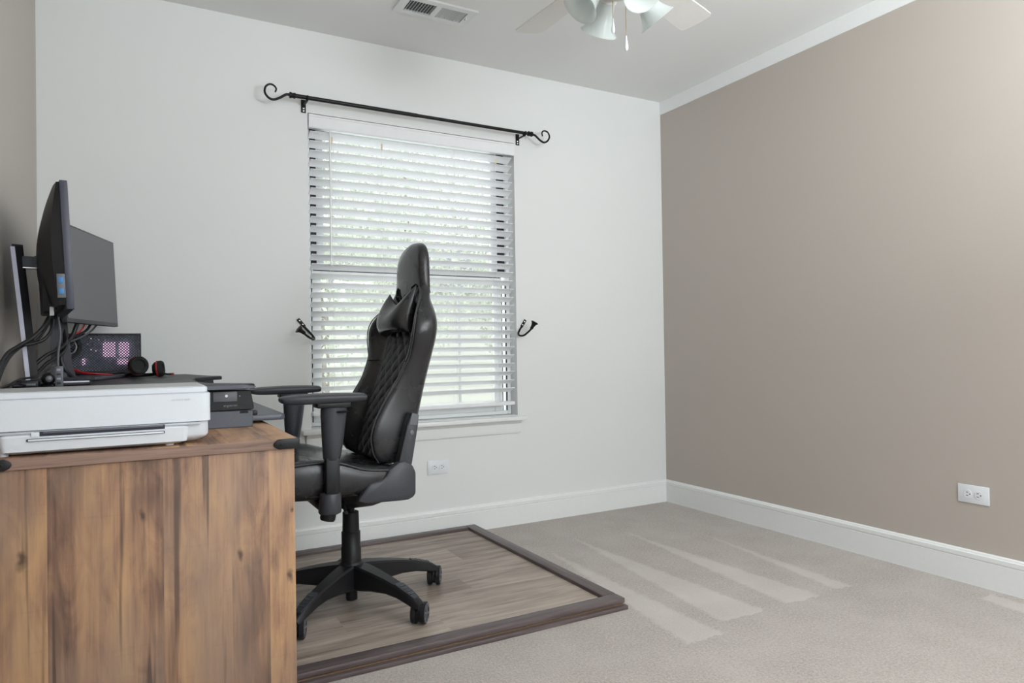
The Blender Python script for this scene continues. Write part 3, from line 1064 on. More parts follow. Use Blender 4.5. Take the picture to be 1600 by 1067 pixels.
# gas column
cobj('column_foot', lathe(B(), [(0.0, 0.046), (0.0195, 0.046), (0.0205, 0.049), (0.0205, 0.10)], (CXO, 0, 0), (0, 0, 1), 24), M_PLAST)
cobj('column_cover', lathe(B(), [(0.0, 0.17), (0.0355, 0.172), (0.0355, 0.235), (0.0335, 0.238), (0.0335, 0.290), (0.0300, 0.293), (0.0285, 0.361), (0.026, 0.363), (0.0, 0.363)], (CXO, 0, 0), (0, 0, 1), 28), M_PLAST)
cobj('gas_lift', lathe(B(), [(0.0, 0.35), (0.014, 0.35), (0.014, 0.382), (0.022, 0.386), (0.026, 0.40), (0.0, 0.41)], (CXO, 0, 0), (0, 0, 1), 20), M_IRON)
# mechanism plate under the seat
mb = B()
rings = []
for z, x0, x1, w in ((0.385, -0.05, 0.05, 0.055), (0.40, -0.085, 0.075, 0.085), (0.425, -0.16, 0.09, 0.12), (0.455, -0.20, 0.10, 0.15)):
    rings.append([(x0, -w, z), (x1, -w, z), (x1, w, z), (x0, w, z)])
cobj('tilt_mechanism', loft(mb, rings), M_PLAST)
cobj('tilt_lever', tube(B(), smooth_path([(-0.06, -0.05, 0.425), (-0.09, -0.2, 0.425), (-0.10, -0.26, 0.42)], 4), 0.006, 8), M_PLAST)


def lerp_tab(tab, x, k):
    if x <= tab[0][0]:
        return tab[0][k]
    for a, b_ in zip(tab[:-1], tab[1:]):
        if x <= b_[0]:
            t = (x - a[0]) / (b_[0] - a[0])
            t2 = t
            return a[k] * (1 - t2) + b_[k] * t2
    return tab[-1][k]


# seat: sections along x  (x, half width, crest z, centre z, bottom z)
ST = [(-0.365, 0.225, 0.555, 0.548, 0.500), (-0.350, 0.245, 0.578, 0.565, 0.478), (-0.32, 0.258, 0.590, 0.572, 0.466), (-0.26, 0.268, 0.597, 0.575, 0.460), (-0.17, 0.272, 0.600, 0.568, 0.457), (-0.11, 0.272, 0.590, 0.562, 0.457), (-0.045, 0.268, 0.566, 0.556, 0.458), (0.02, 0.262, 0.556, 0.550, 0.459), (0.08, 0.25, 0.551, 0.548, 0.462), (0.115, 0.235, 0.545, 0.545, 0.468)]
rings = []
for x, w, zc, zm, zb in ST:
    half = [(0.0, zb), (0.6 * w, zb), (0.86 * w, zb + 0.004), (0.97 * w, zb + 0.022), (1.005 * w, zb + 0.05), (1.0 * w, zc - 0.026), (0.965 * w, zc - 0.006), (0.89 * w, zc), (0.78 * w, zc - (zc - zm) * 0.25), (0.66 * w, zm), (0.35 * w, zm - 0.002), (0.0, zm)]
    ring = [(x, -a, z) for a, z in half] + [(x, a, z) for a, z in reversed(half[1:-1])]
    rings.append(ring)
seat = subsurf(cobj('seat', loft(B(), rings), M_LEATHER, None, 180), 2)
for s in (-1, 1):
    pth = [(x, s * 0.985 * w, zc - 0.011) for x, w, zc, zm, zb in ST[1:-1]]
    cobj('piping', tube(B(), smooth_path(pth, 5), 0.0032, 8), M_PIPING, seat, 60)

# backrest tables: z, half width, bolster front x, rear x, bolster rise over the middle
BT = [(0.545, 0.190, 0.050, 0.145, 0.010), (0.565, 0.205, 0.022, 0.155, 0.030), (0.600, 0.212, 0.004, 0.168, 0.055), (0.65, 0.215, -0.001, 0.182, 0.072), (0.70, 0.214, 0.012, 0.194, 0.074), (0.76, 0.213, 0.045, 0.208, 0.062), (0.84, 0.220, 0.097, 0.225, 0.042), (0.915, 0.240, 0.129, 0.240, 0.040), (0.98, 0.270, 0.134, 0.249, 0.056), (1.03, 0.278, 0.138, 0.254, 0.062), (1.07, 0.252, 0.155, 0.257, 0.048), (1.10, 0.212, 0.178, 0.259, 0.030), (1.13, 0.176, 0.199, 0.260, 0.012), (1.16, 0.150, 0.211, 0.262, 0.004), (1.20, 0.138, 0.211, 0.264, 0.0), (1.25, 0.134, 0.210, 0.266, -0.004), (1.29, 0.124, 0.213, 0.268, -0.006), (1.32, 0.104, 0.221, 0.269, -0.006), (1.340, 0.072, 0.233, 0.269, -0.004), (1.349, 0.030, 0.246, 0.265, 0.0)]
rings = []
for z, w, xf, xb, pr_ in BT:
    xc = xf + max(pr_, 0.0) + 0.004
    xm = (xf + xb) / 2
    if z < 1.15:
        half = [(0.0, xb), (0.5 * w, xb - 0.001), (0.80 * w, xb - 0.008), (0.95 * w, xb - 0.028), (1.0 * w, xb - 0.055 if xb - 0.055 > xf + 0.03 else xm), (0.99 * w, xf + 0.020), (0.95 * w, xf + 0.003), (0.88 * w, xf), (0.76 * w, xf + 0.35 * pr_), (0.66 * w, xf + 0.85 * pr_), (0.58 * w, xc), (0.25 * w, xc + 0.002), (0.0, xc + 0.002)]
    else:
        half = [(0.0, xb), (0.5 * w, xb - 0.001), (0.80 * w, xb - 0.004), (0.95 * w, xb - 0.010), (1.0 * w, xm + 0.006), (1.0 * w, xm - 0.006), (0.97 * w, xf + 0.012), (0.90 * w, xf + 0.005), (0.78 * w, xf + 0.002), (0.66 * w, xf), (0.52 * w, xf - 0.002), (0.25 * w, xf - 0.004), (0.0, xf - 0.005)]
    rings.append([(x, -a, z) for a, x in half] + [(x, a, z) for a, x in reversed(half[1:-1])])
bk = cobj('backrest', loft(B(), rings), M_LEATHER, None, 180)
subsurf(bk, 2)
# two slots through the neck of the backrest
cut = B()
for s in (-1, 1):
    pts = [(s * 0.050, 1.120), (s * 0.088, 1.112), (s * 0.118, 1.150), (s * 0.117, 1.178), (s * 0.098, 1.187), (s * 0.056, 1.176)]
    prism(cut, pts, 'X', 0.10, 0.40)
cutter = cobj('slot_cutter', cut, None, None, 0)
md = bk.modifiers.new('slots', 'BOOLEAN')
md.operation = 'DIFFERENCE'
md.solver = 'EXACT'
md.object = cutter
bpy.context.view_layer.update()
dg = bpy.context.evaluated_depsgraph_get()
me = bpy.data.meshes.new_from_object(bk.evaluated_get(dg))
bk.modifiers.clear()
bk.data = me
me.materials.clear()
me.materials.append(M_LEATHER)
me.polygons.foreach_set('use_smooth', [True] * len(me.polygons))
me.set_sharp_from_angle(angle=math.radians(50))
bpy.data.objects.remove(cutter)
for s in (-1, 1):
    loop = [(0.050, 1.120), (0.088, 1.112), (0.118, 1.150), (0.117, 1.178), (0.098, 1.187), (0.056, 1.176), (0.050, 1.150), (0.050, 1.120)]
    # plastic rim set into the slot
    path = [(0.226, s * a, z) for a, z in loop]
    cobj('slot_rim', tube(B(), path, 0.0022, 6), M_PLASTG, bk, 60)

# quilted centre panel: diamonds pressed into the padding
NU, NV = 72, 200
zq0, zq1 = 0.556, 1.118
qb = B()
grid = []
for j in range(NV + 1):
    z = zq0 + (zq1 - zq0) * j / NV
    w, xf, xb, pr_ = (lerp_tab(BT, z, k) for k in (1, 2, 3, 4))
    row = []
    xc = xf + max(pr_, 0) + 0.004
    for i in range(NU + 1):
        t = i / NU * 2 - 1
        yv = t * 0.62 * w
        A = yv / 0.036
        Bz = z / 0.034
        d = abs(math.sin(PI * (A + Bz) / 2 * 1.0)) ** 0.45 * abs(math.sin(PI * (A - Bz) / 2 * 1.0)) ** 0.45
        edge = min(1, (1 - abs(t)) * 6) * min(1, j / 5, (NV - j) / 5)
        row.append(qb.verts.new((xc - 0.004 - 0.0085 * d * edge + (0.010 if edge < 0.02 else 0) - 0.006 * (1 - t * t), yv, z)))
    grid.append(row)
for j in range(NV):
    for i in range(NU):
        qb.faces.new((grid[j][i], grid[j][i + 1], grid[j + 1][i + 1], grid[j + 1][i]))
cobj('quilted_panel', qb, M_QUILT, bk, 180)
for s in (-1, 1):
    # seam along the bolster's front crest
    pth = []
    for z in [0.56 + 0.03 * i for i in range(20)]:
        w, xf, xb, pr_ = (lerp_tab(BT, z, k) for k in (1, 2, 3, 4))
        pth.append((xf - 0.0005 + 0.003, s * 0.955 * w, z))
    cobj('seam_piping', tube(B(), smooth_path(pth, 4), 0.0022, 8), M_PIPING, bk, 60)
    # seam round the side of the headrest
    pth = []
    for z in [1.150 + 0.02 * i for i in range(9)]:
        w, xf, xb, pr_ = (lerp_tab(BT, z, k) for k in (1, 2, 3, 4))
        pth.append((xb - 0.016, s * 0.955 * w, z))
    cobj('seam_piping', tube(B(), smooth_path(pth, 4), 0.0016, 6), M_PIPING, bk, 60)
    # cross seam where the bolster changes panel
    pth = []
    z = 0.905
    w, xf, xb, pr_ = (lerp_tab(BT, z, k) for k in (1, 2, 3, 4))
    for a, x in ((0.93 * w, xf + 0.001), (0.88 * w, xf - 0.002), (0.76 * w, xf + 0.33 * pr_ - 0.002), (0.68 * w, xf + 0.75 * pr_)):
        pth.append((x, s * a, z))
    cobj('cross_seam', tube(B(), smooth_path(pth, 4), 0.0018, 6), M_QUILT, bk, 60)
# head pillow: a bow-shaped cushion with two ears, strapped through the slots
pb = B()
NU2, NV2 = 20, 14
front, back = [], []
for jv in range(NV2 + 1):
    v = jv / NV2
    rf, rb = [], []
    for iu in range(NU2 + 1):
        u = iu / NU2 * 2 - 1                   # -1 near side, +1 far side
        au = abs(u)
        zt = 1.112 + 0.074 * au ** 1.7 + (0.006 if u < 0 else -0.014) * au
        zb = 0.992 + 0.014 * (1 - u * u) - 0.006 * u
        z = zb + v * (zt - zb)
        y = u * (0.140 - 0.030 * v + 0.006 * math.sin(PI * v))
        puff = max(0.0, 1 - au ** 4.5) ** 0.5 * max(0.0, math.sin(PI * (0.04 + 0.96 * v) ** 0.8)) ** 0.55
        xc = 0.176 + 0.040 * v * v * (0.60 - 0.40 * u) - 0.010 * (1 - u * u)
        edge = iu in (0, NU2) or jv in (0, NV2)
        if edge:
            puff = 0.0
        vf = pb.verts.new((xc - 0.056 * puff, y, z))
        rf.append(vf)
        rb.append(vf if edge else pb.verts.new((xc + 0.022 * puff, y, z)))
    front.append(rf)
    back.append(rb)
for g in (front, back):
    for jv in range(NV2):
        for iu in range(NU2):
            pb.faces.new((g[jv][iu], g[jv][iu + 1], g[jv + 1][iu + 1], g[jv + 1][iu]))
pil = subsurf(cobj('neck_pillow', pb, M_LEATHER, None, 180), 1)
for s in (-1, 1):
    cobj('pillow_strap', box(B(), (0.205, s * 0.083 - 0.010, 1.150), (0.262, s * 0.083 + 0.010, 1.153), 0.001), M_PLASTG, pil)

# side covers and steel uprights
for s in (-1, 1):
    def yb(a, b_):
        return (s * a, s * b_)
    cover = [(-0.066, 0.452), (-0.024, 0.509), (0.016, 0.513), (0.030, 0.522), (0.045, 0.546), (0.079, 0.568), (0.100, 0.570), (0.126, 0.556), (0.139, 0.528), (0.138, 0.456), (0.128, 0.444), (0.110, 0.437), (-0.036, 0.441)]
    sc = cobj('side_cover', prism(B(), cover, 'Y', s * 0.228, s * 0.270, 0.010, 2), M_PLASTG, None, 40)
    strap = [(0.112, 0.684), (0.082, 0.566), (0.086, 0.511), (0.100, 0.505), (0.128, 0.556), (0.151, 0.680), (0.156, 0.722), (0.130, 0.730)]
    st = cobj('back_bracket', prism(B(), strap, 'Y', s * 0.212, s * 0.258, 0.004, 2), M_PLASTG, None, 40)
    cobj('bolt', lathe(B(), [(0.008, 0.0), (0.008, 0.002), (0.005, 0.003), (0, 0.003)], (0.128, s * 0.258, 0.662), (0, s, 0), 16), M_GREYP, st)
    tip = [(0.118, 0.688), (0.148, 0.686), (0.154, 0.721), (0.130, 0.729)]
    cobj('bracket_tip', prism(B(), tip, 'Y', s * 0.2565, s * 0.2595, 0.001, 1), M_GREYP, st, 40)
# armrests
for s in (-1, 1):
    arm = bpy.data.objects.new('armrest', None)
    C.objects.link(arm)
    arm.parent = ch
    y0 = s * 0.300

    def aobj(name, bm, mat, smooth=35):
        return cobj(name, bm, mat, arm, smooth)
    # pad: a shallow rounded paddle
    rings = []
    for x, w, zt, zb in ((-0.313, 0.022, 0.802, 0.792), (-0.308, 0.032, 0.806, 0.786), (-0.290, 0.040, 0.809, 0.780), (-0.22, 0.046, 0.812, 0.779), (-0.15, 0.047, 0.812, 0.779), (-0.09, 0.046, 0.810, 0.780), (-0.058, 0.045, 0.808, 0.783), (-0.052, 0.044, 0.807, 0.784), (-0.049, 0.042, 0.805, 0.786)):
        zm = zb * 0.4 + zt * 0.6
        half = [(0, zt), (0.6 * w, zt - 0.001), (0.9 * w, zt - 0.005), (w, zm), (0.85 * w, zb + 0.002), (0.55 * w, zb), (0, zb)]
        rings.append([(x, y0 - a, z) for a, z in half] + [(x, y0 + a, z) for a, z in reversed(half[1:-1])])
    subsurf(aobj('pad', loft(B(), rings), M_PLASTG, 180), 2)
    aobj('pad_carrier', box(B(), (-0.205, y0 - 0.032, 0.766), (-0.100, y0 + 0.032, 0.784), 0.004), M_PLAST)
    rings = []
    for z, x0, x1, w in ((0.772, -0.186, -0.106, 0.026), (0.74, -0.187, -0.109, 0.026), (0.66, -0.184, -0.119, 0.024), (0.606, -0.181, -0.128, 0.022), (0.602, -0.179, -0.130, 0.020)):
        e = 0.017
        rings.append([(x0 + e, y0 - w, z), (x1 - e, y0 - w, z), (x1, y0 - w + e, z), (x1, y0 + w - e, z), (x1 - e, y0 + w, z), (x0 + e, y0 + w, z), (x0, y0 + w - e, z), (x0, y0 - w + e, z)])
    aobj('sleeve', loft(B(), rings), M_PLASTG, 60)
    aobj('post', box(B(), (-0.177, y0 - 0.016, 0.48), (-0.133, y0 + 0.016, 0.61), 0.005), M_PLAST)
    rings = []
    for z, x0, x1, w in ((0.497, -0.190, -0.131, 0.028), (0.490, -0.192, -0.129, 0.030), (0.438, -0.196, -0.130, 0.030), (0.434, -0.194, -0.132, 0.028)):
        e = 0.017
        rings.append([(x0 + e, y0 - w, z), (x1 - e, y0 - w, z), (x1, y0 - w + e, z), (x1, y0 + w - e, z), (x1 - e, y0 + w, z), (x0 + e, y0 + w, z), (x0, y0 + w - e, z), (x0, y0 - w + e, z)])
    aobj('collar', loft(B(), rings), M_PLASTG, 60)
    aobj('end_plug', lathe(B(), [(0.024, 0.0), (0.024, 0.020), (0.021, 0.026), (0.0, 0.027)], (-0.166, y0, 0.438), (-0.22, 0, -1), 22), M_PLAST, 40)
    aobj('height_button', lathe(B(), [(0.0, -0.003), (0.015, -0.003), (0.019, 0.0), (0.015, 0.0025), (0.0, 0.003)], (-0.128, y0 + s * 0.027, 0.753), (0, 0, 1), 20), M_PLAST)
    # bar fixing the armrest under the seat
    aobj('mount_bar', box(B(), (-0.185, min(s * 0.06, y0 - s * 0.02), 0.434), (-0.14, max(s * 0.06, y0 - s * 0.02), 0.456), 0.003), M_PLAST)

# ------------------------------------------------------------------ desk
DZ = 0.740
DX0, DX1, DY0, DY1 = -3.125, -2.522, -1.592, -0.075
desk = thing('desk', 'rustic brown board desk with black corner caps along the left wall', 'desk', ((DX0 + DX1) / 2, (DY0 + DY1) / 2, 0.0))
DT = 0.024
top = pobj('desktop', box(B(), (DX0, DY0, DZ - DT), (DX1, DY1, DZ), 0.0015), M_DESKT, desk)
pobj('edge_band', box(B(), (DX0 + 0.001, DY0 - 0.0008, DZ - DT + 0.001), (DX1 - 0.001, DY0 + 0.002, DZ - 0.001)), M_DESKE, top, 0)
pobj('edge_band', box(B(), (DX1 - 0.002, DY0 + 0.001, DZ - DT + 0.001), (DX1 + 0.0008, DY1 - 0.001, DZ - 0.001)), M_DESKE, top, 0)
pobj('side_panel', box(B(), (DX0 + 0.008, DY0 + 0.006, 0.0), (DX1 - 0.006, DY0 + 0.028, DZ - DT - 0.0005), 0.001), M_DESK, desk)
pobj('side_panel', box(B(), (DX0 + 0.008, DY1 - 0.028, 0.0), (DX1 - 0.03, DY1 - 0.006, DZ - DT - 0.0005), 0.001), M_DESK, desk)
pobj('modesty_panel', box(B(), (DX0 + 0.06, DY0 + 0.0285, 0.32), (DX0 + 0.078, DY1 - 0.0285, DZ - DT - 0.0005), 0.001), M_DESK, desk)


def corner_cap(cx, cy, sx, sy):
    """black cap wrapping a desktop corner; legs run sx along x and sy along y away from the corner"""
    b = B()
    zc, hz = DZ - DT / 2, DT / 2 - 0.0002
    L = 0.055
    def bar(p0, p1, n):
        pass
    # leg along x
    pts = [(-0.004, -hz), (L - 0.012, -hz), (L - 0.003, -hz * 0.5), (L, 0.0), (L - 0.003, hz * 0.5), (L - 0.012, hz), (-0.004, hz)]
    prism(b, [(cx + sx * a, zc + z) for a, z in pts], 'Y', cy - sy * 0.005, cy + sy * 0.004, 0.002, 2)
    prism(b, [(cy + sy * a, zc + z) for a, z in pts], 'X', cx - sx * 0.005, cx + sx * 0.004, 0.002, 2)
    cc = pobj('corner_cap', b, M_PLAST, desk)
    pobj('screw', lathe(B(), [(0.0035, 0), (0.0035, 0.0008), (0.0015, 0.0016)], (cx + sx * (L - 0.018), cy - sy * 0.005, zc), (0, -sy, 0), 10), M_IRON, cc).matrix_parent_inverse = Matrix()
    return cc


corner_cap(DX1, DY0, -1, 1)
corner_cap(DX0, DY0, 1, 1)
corner_cap(DX1, DY1, -1, -1)
corner_cap(DX0, DY1, 1, -1)

# ------------------------------------------------------------------ printer
PX0, PX1, PY0, PY1 = -3.140, -2.707, -1.578, -1.315
pr = thing('printer', 'white all-in-one inkjet printer on the near end of the desk', 'printer', ((PX0 + PX1) / 2, (PY0 + PY1) / 2, DZ))
PH = DZ + 0.128


def rrect(x0, x1, y0, y1, r, n=5):
    pts = []
    for cx, cy, a0 in ((x1 - r, y1 - r, 0), (x0 + r, y1 - r, 90), (x0 + r, y0 + r, 180), (x1 - r, y0 + r, 270)):
        for k in range(n + 1):
            a = math.radians(a0 + 90 * k / n)
            pts.append((cx + r * math.cos(a), cy + r * math.sin(a)))
    return pts


def slab(z_ins, x0, x1, y0, y1, r):
    b = B()
    rings = []
    for z, ins in z_ins:
        rr_ = max(r - ins * 0.5, 0.004)
        rings.append([(x, y, z) for x, y in rrect(x0 + ins, x1 - ins, y0 + ins, y1 - ins, rr_)])
    return loft(b, rings)


# lower tray body, chamfered under, then the fascia, then the scanner lid
pobj('lower_body', slab([(DZ + 0.006, 0.030), (DZ + 0.016, 0.008), (DZ + 0.022, 0.004), (DZ + 0.050, 0.004)], PX0, PX1, PY0 + 0.004, PY1, 0.022), M_PRINT, pr, 40)
pobj('fascia', slab([(DZ + 0.0505, 0.003), (DZ + 0.052, 0.0), (DZ + 0.112, 0.0), (DZ + 0.1135, 0.0015)], PX0, PX1, PY0, PY1, 0.018), M_PRINT, pr, 40)
pobj('lid_gap', slab([(DZ + 0.1136, 0.006), (DZ + 0.1165, 0.006)], PX0, PX1, PY0, PY1, 0.018), M_PRINTG, pr, 40)
pobj('scanner_lid', slab([(DZ + 0.1166, 0.006), (DZ + 0.126, 0.006), (DZ + 0.128, 0.009)], PX0, PX1, PY0, PY1, 0.016), M_PRINT, pr, 40)
pobj('lid_top', slab([(DZ + 0.1281, 0.014), (DZ + 0.1288, 0.014)], PX0, PX1, PY0 + 0.004, PY1, 0.014), M_PRINTT, pr, 40)
# paper tray front, output slot, grey lip and tray handle
pobj('paper_tray', slab([(DZ + 0.004, 0.020), (DZ + 0.010, 0.004), (DZ + 0.040, 0.0), (DZ + 0.044, 0.003)], PX0 + 0.045, PX1 - 0.045, PY0 - 0.004, PY0 + 0.06, 0.012), M_PRINT, pr, 40)
pobj('tray_lip', box(B(), (PX0 + 0.01, PY0 - 0.0035, DZ + 0.0445), (PX1 - 0.022, PY0 + 0.02, DZ + 0.0500), 0.0015), M_PRINTG, pr)
pobj('output_slot', box(B(), (-3.035, PY0 - 0.0042, DZ + 0.0395), (-2.800, PY0 + 0.02, DZ + 0.0490)), plain('slot_dark_blue', (0.015, 0.016, 0.035), 0.5, bstr=0), pr, 0)
pobj('paper_guide', box(B(), (-3.040, PY0 - 0.0062, DZ + 0.0385), (-3.026, PY0 + 0.01, DZ + 0.0482), 0.001), M_PRINT, pr)
pobj('output_roller', box(B(), (-3.02, PY0 - 0.0050, DZ + 0.0450), (-2.803, PY0 + 0.0, DZ + 0.0485), 0.0005), M_GREYP, pr)
hb = pobj('tray_handle', box(B(), (-3.048, PY0 - 0.0062, DZ + 0.0295), (-2.800, PY0 + 0.0, DZ + 0.0355), 0.002), M_JAMB, pr)
pobj('handle_face', box(B(), (-3.045, PY0 - 0.0070, DZ + 0.0305), (-2.802, PY0 - 0.004, DZ + 0.0345), 0.001), M_PRINT, hb)
for x in (-3.09, -2.79):
    pobj('foot', lathe(B(), [(0.009, 0.0), (0.009, 0.012)], (x, PY0 + 0.03, DZ), (0, 0, 1), 14), M_PRINT, pr)
    pobj('foot', lathe(B(), [(0.009, 0.0), (0.009, 0.012)], (x, PY1 - 0.04, DZ), (0, 0, 1), 14), M_PRINT, pr)
text('printed_name', 'HP ENVY 6000', 0.0058, M_FAINT, pr, Matrix.Translation((-2.768 - pr.location.x, PY0 - 0.0003 - pr.location.y, 0.0985)) @ FACE_NY)

# ------------------------------------------------------------------ sit-stand converter
KX = -2.572
cv = thing('desk_converter', 'black sit-stand desk converter with keyboard tray on the desk', 'desk converter', (-2.85, -0.85, DZ))
PLZ = 0.857
PT = 0.013
# platform with a scooped front towards the chair
plat = [(-3.155, -1.285), (-2.590, -1.285), (KX + 0.006, -1.262), (KX + 0.006, -1.225), (-2.60, -1.19), (-2.665, -1.11), (-2.685, -1.0), (-2.685, -0.72), (-2.665, -0.61), (-2.60, -0.53), (KX + 0.006, -0.495), (KX + 0.006, -0.455), (-2.590, -0.18), (-2.70, -0.16), (-3.155, -0.08)]
plat[12] = (-2.590, -0.43)
plat[13] = (-2.66, -0.08)
b = prism(B(), plat, 'Z', PLZ - PT, PLZ, 0.003, 2)
pobj('platform', b, M_PLAST, cv)
# slate edge band on the near end
pobj('platform_edge', prism(B(), [(-2.69, PLZ - 0.0125), (KX - 0.004, PLZ - 0.0115), (KX + 0.006, PLZ - 0.0075), (KX + 0.004, PLZ - 0.005), (-2.595, PLZ - 0.0005), (-2.69, PLZ - 0.0005)], 'Y', -1.2875, -1.275, 0.001, 1), M_SLATE, cv)
# near side housing: upper black shroud, lower base, plate with a round badge
for yy, s in ((-1.262, 1), (-0.235, -1)):
    hs = pobj('side_housing', prism(B(), [(-2.90, 0.787), (KX + 0.002, 0.787), (KX + 0.0035, 0.792), (-2.5765, 0.840), (-2.90, 0.842)], 'Y', yy, yy + s * 0.055, 0.002, 1), M_PLAST, cv)
    pobj('base_box', prism(B(), [(-2.90, DZ), (KX, DZ), (KX, 0.785), (-2.90, 0.787)], 'Y', yy + s * 0.001, yy + s * 0.055, 0.002, 1), M_SLATE if s > 0 else M_PLAST, cv)
    if s > 0:
        bp_ = pobj('badge_plate', box(B(), (-2.672, yy - 0.003, 0.811), (-2.612, yy + 0.002, 0.838), 0.001), M_GREYP, cv)
        pobj('round_badge', lathe(B(), [(0.0, 0), (0.0036, 0), (0.0036, 0.0008), (0.0016, 0.0008), (0.0012, 0.0004), (0, 0.0004)], (-2.639, yy - 0.003, 0.8265), (0, -1, 0), 18), M_PORC, cv)
        pobj('notch', box(B(), (-2.604, yy - 0.0015, 0.778), (-2.584, yy + 0.004, 0.7845)), M_DARK, cv, 0)
        pobj('screw', lathe(B(), [(0.0012, 0), (0.0012, 0.0008), (0, 0.001)], (-2.605, yy, 0.825), (0, -1, 0), 8), M_PORC, cv)
        text('brand_lettering', 'ergotron', 0.0092, M_GREYTXT, cv, Matrix.Translation((-2.629 - cv.location.x, yy - 0.0004 - cv.location.y, 0.7975 - cv.location.z)) @ FACE_NY, 0.0003, 0, 1.05)
pobj('lever', box(B(), (KX + 0.001, -1.235, 0.768), (KX + 0.017, -1.20, 0.7815), 0.003), M_PLAST, cv)
# keyboard tray reaching towards the chair
tr = [(-2.70, -1.17), (-2.485, -1.195), (-2.473, -1.183), (-2.473, -0.56), (-2.485, -0.55), (-2.70, -0.56)]
pobj('keyboard_tray', prism(B(), tr, 'Z', 0.748, 0.764, 0.002, 1), M_SLATE, cv)

# ------------------------------------------------------------------ monitors
MZ = PLZ + 0.0005


def monitor(label, centre, heading, w, h, zb, stand_back, base_w, edge_mat, stand_kind):
    """centre: middle of the screen panel; heading: angle of the screen's width axis; screen faces the right of it"""
    t = thing('computer_monitor', label, 'monitor', (centre[0], centre[1], MZ), heading, 'monitors on the desk converter')
    # local: +Y along the width (away from the camera), screen faces +X
    z0, z1 = zb - MZ, zb - MZ + h
    hw = w / 2
    pn = obj('panel', box(B(), (-0.014, -hw, z0), (0.004, hw, z1), 0.002), edge_mat, t)
    obj('screen', box(B(), (0.0035, -hw + 0.006, z0 + 0.014), (0.0046, hw - 0.006, z1 - 0.006)), M_SCREEN, t, 0)
    # bulged rear shell
    rings = []
    n = 12
    for i in range(n + 1):
        v = i / n
        z = z0 + 0.012 + (h - 0.016) * v
        d = 0.010 + 0.042 * max(0.0, math.sin(PI * min(1, v * 0.84 + 0.13))) ** 0.9
        half = [(hw - 0.004, 0.0), (hw - 0.010, 0.5 * d), (hw - 0.06, 0.82 * d), (hw * 0.5, d), (0, d * 1.04)]
        rings.append([(-0.013 - a, y, z) for y, a in half] + [(-0.013 - a, -y, z) for y, a in reversed(half[:-1])])
    obj('rear_shell', loft(B(), rings), M_PLAST, t, 50)
    return t, z0, z1, hw


def lean(t, names, zc, ang=-0.044):
    """tip the head of a monitor back a little on its stand"""
    p = Vector((0, 0, zc))
    Rm = Matrix.Rotation(ang, 3, 'Y')
    for c in t.children:
        if c.name.split('.')[0] in names:
            c.rotation_euler = (0, ang, 0)
            c.location = p - Rm @ p


HEAD = ('panel', 'screen', 'rear_shell', 'port_block', 'usb_block', 'maker_mark')


mA, z0, z1, hwA = monitor('dark monitor seen edge-on from behind on a tall stand nearest the printer', (-3.031, -0.870), math.radians(6.5), 0.535, 0.335, 1.062, 0.1, 0.2, M_BEZEL, 0)
# input block low on the rear shell, usb ports by the near edge
obj('port_block', box(B(), (-0.062, -0.15, z0 + 0.0), (-0.03, 0.10, z0 + 0.10), 0.006), M_PLAST, mA)
ub = obj('usb_block', box(B(), (-0.0320, -hwA + 0.001, z0 + 0.030), (-0.0135, -hwA + 0.020, z0 + 0.092), 0.0008), M_GREYP, mA)
for dz in (0.040, 0.068):
    obj('usb_port', box(B(), (-0.0285, -hwA + 0.0004, z0 + dz), (-0.0175, -hwA + 0.006, z0 + dz + 0.015), 0.0004), M_USB, ub)
obj('connector', box(B(), (-0.040, -0.156, z0 - 0.012), (-0.030, -0.146, z0 + 0.012), 0.001), M_PLATE, mA)
lean(mA, HEAD, (z0 + z1) / 2)
# stand A: leaning post behind the panel, arm and plate base
s0, s1 = Vector((-0.076, -0.02, 0.012)), Vector((-0.110, 0.0, 0.398))
rings = []
for p, w2 in ((s0, 0.030), ((s0 + s1) / 2, 0.027), (s1 - Vector((0, 0, 0.006)), 0.024), (s1, 0.018)):
    rings.append([(p.x - 0.013, p.y - w2, p.z), (p.x + 0.013, p.y - w2 * 0.6, p.z), (p.x + 0.013, p.y + w2 * 0.6, p.z), (p.x - 0.013, p.y + w2, p.z)])
obj('stand_post', loft(B(), rings), M_PLAST, mA, 30)
rings = []
for p, w2 in ((s0, 0.031), ((s0 + s1) / 2, 0.028), (s1 - Vector((0, 0, 0.008)), 0.025)):
    rings.append([(p.x - 0.0165, p.y - w2 - 0.001, p.z), (p.x - 0.006, p.y - w2 - 0.001, p.z), (p.x - 0.006, p.y + w2, p.z), (p.x - 0.0165, p.y + w2, p.z)])
obj('post_trim', loft(B(), rings), M_SILVER, mA, 30)
obj('tilt_arm', box(B(), (-0.100, -0.022, 0.335), (-0.045, 0.022, 0.366), 0.004), M_SLATE, mA)
obj('arm_underside', box(B(), (-0.098, -0.0225, 0.3315), (-0.066, 0.0225, 0.3345)), M_CHROME, mA, 0)
obj('pivot', lathe(B(), [(0.0, -0.024), (0.0175, -0.024), (0.0175, 0.024), (0.0, 0.024)], (-0.062, 0, 0.351), (0, 1, 0), 22), M_SLATE, mA)
obj('stand_base', box(B(), (-0.122, -0.12, 0.0), (0.056, 0.13, 0.012), 0.003), M_PLAST, mA)
obj('base_trim', box(B(), (-0.119, -0.1212, 0.0085), (0.053, -0.1185, 0.0125), 0.0005), M_SILVER, mA)

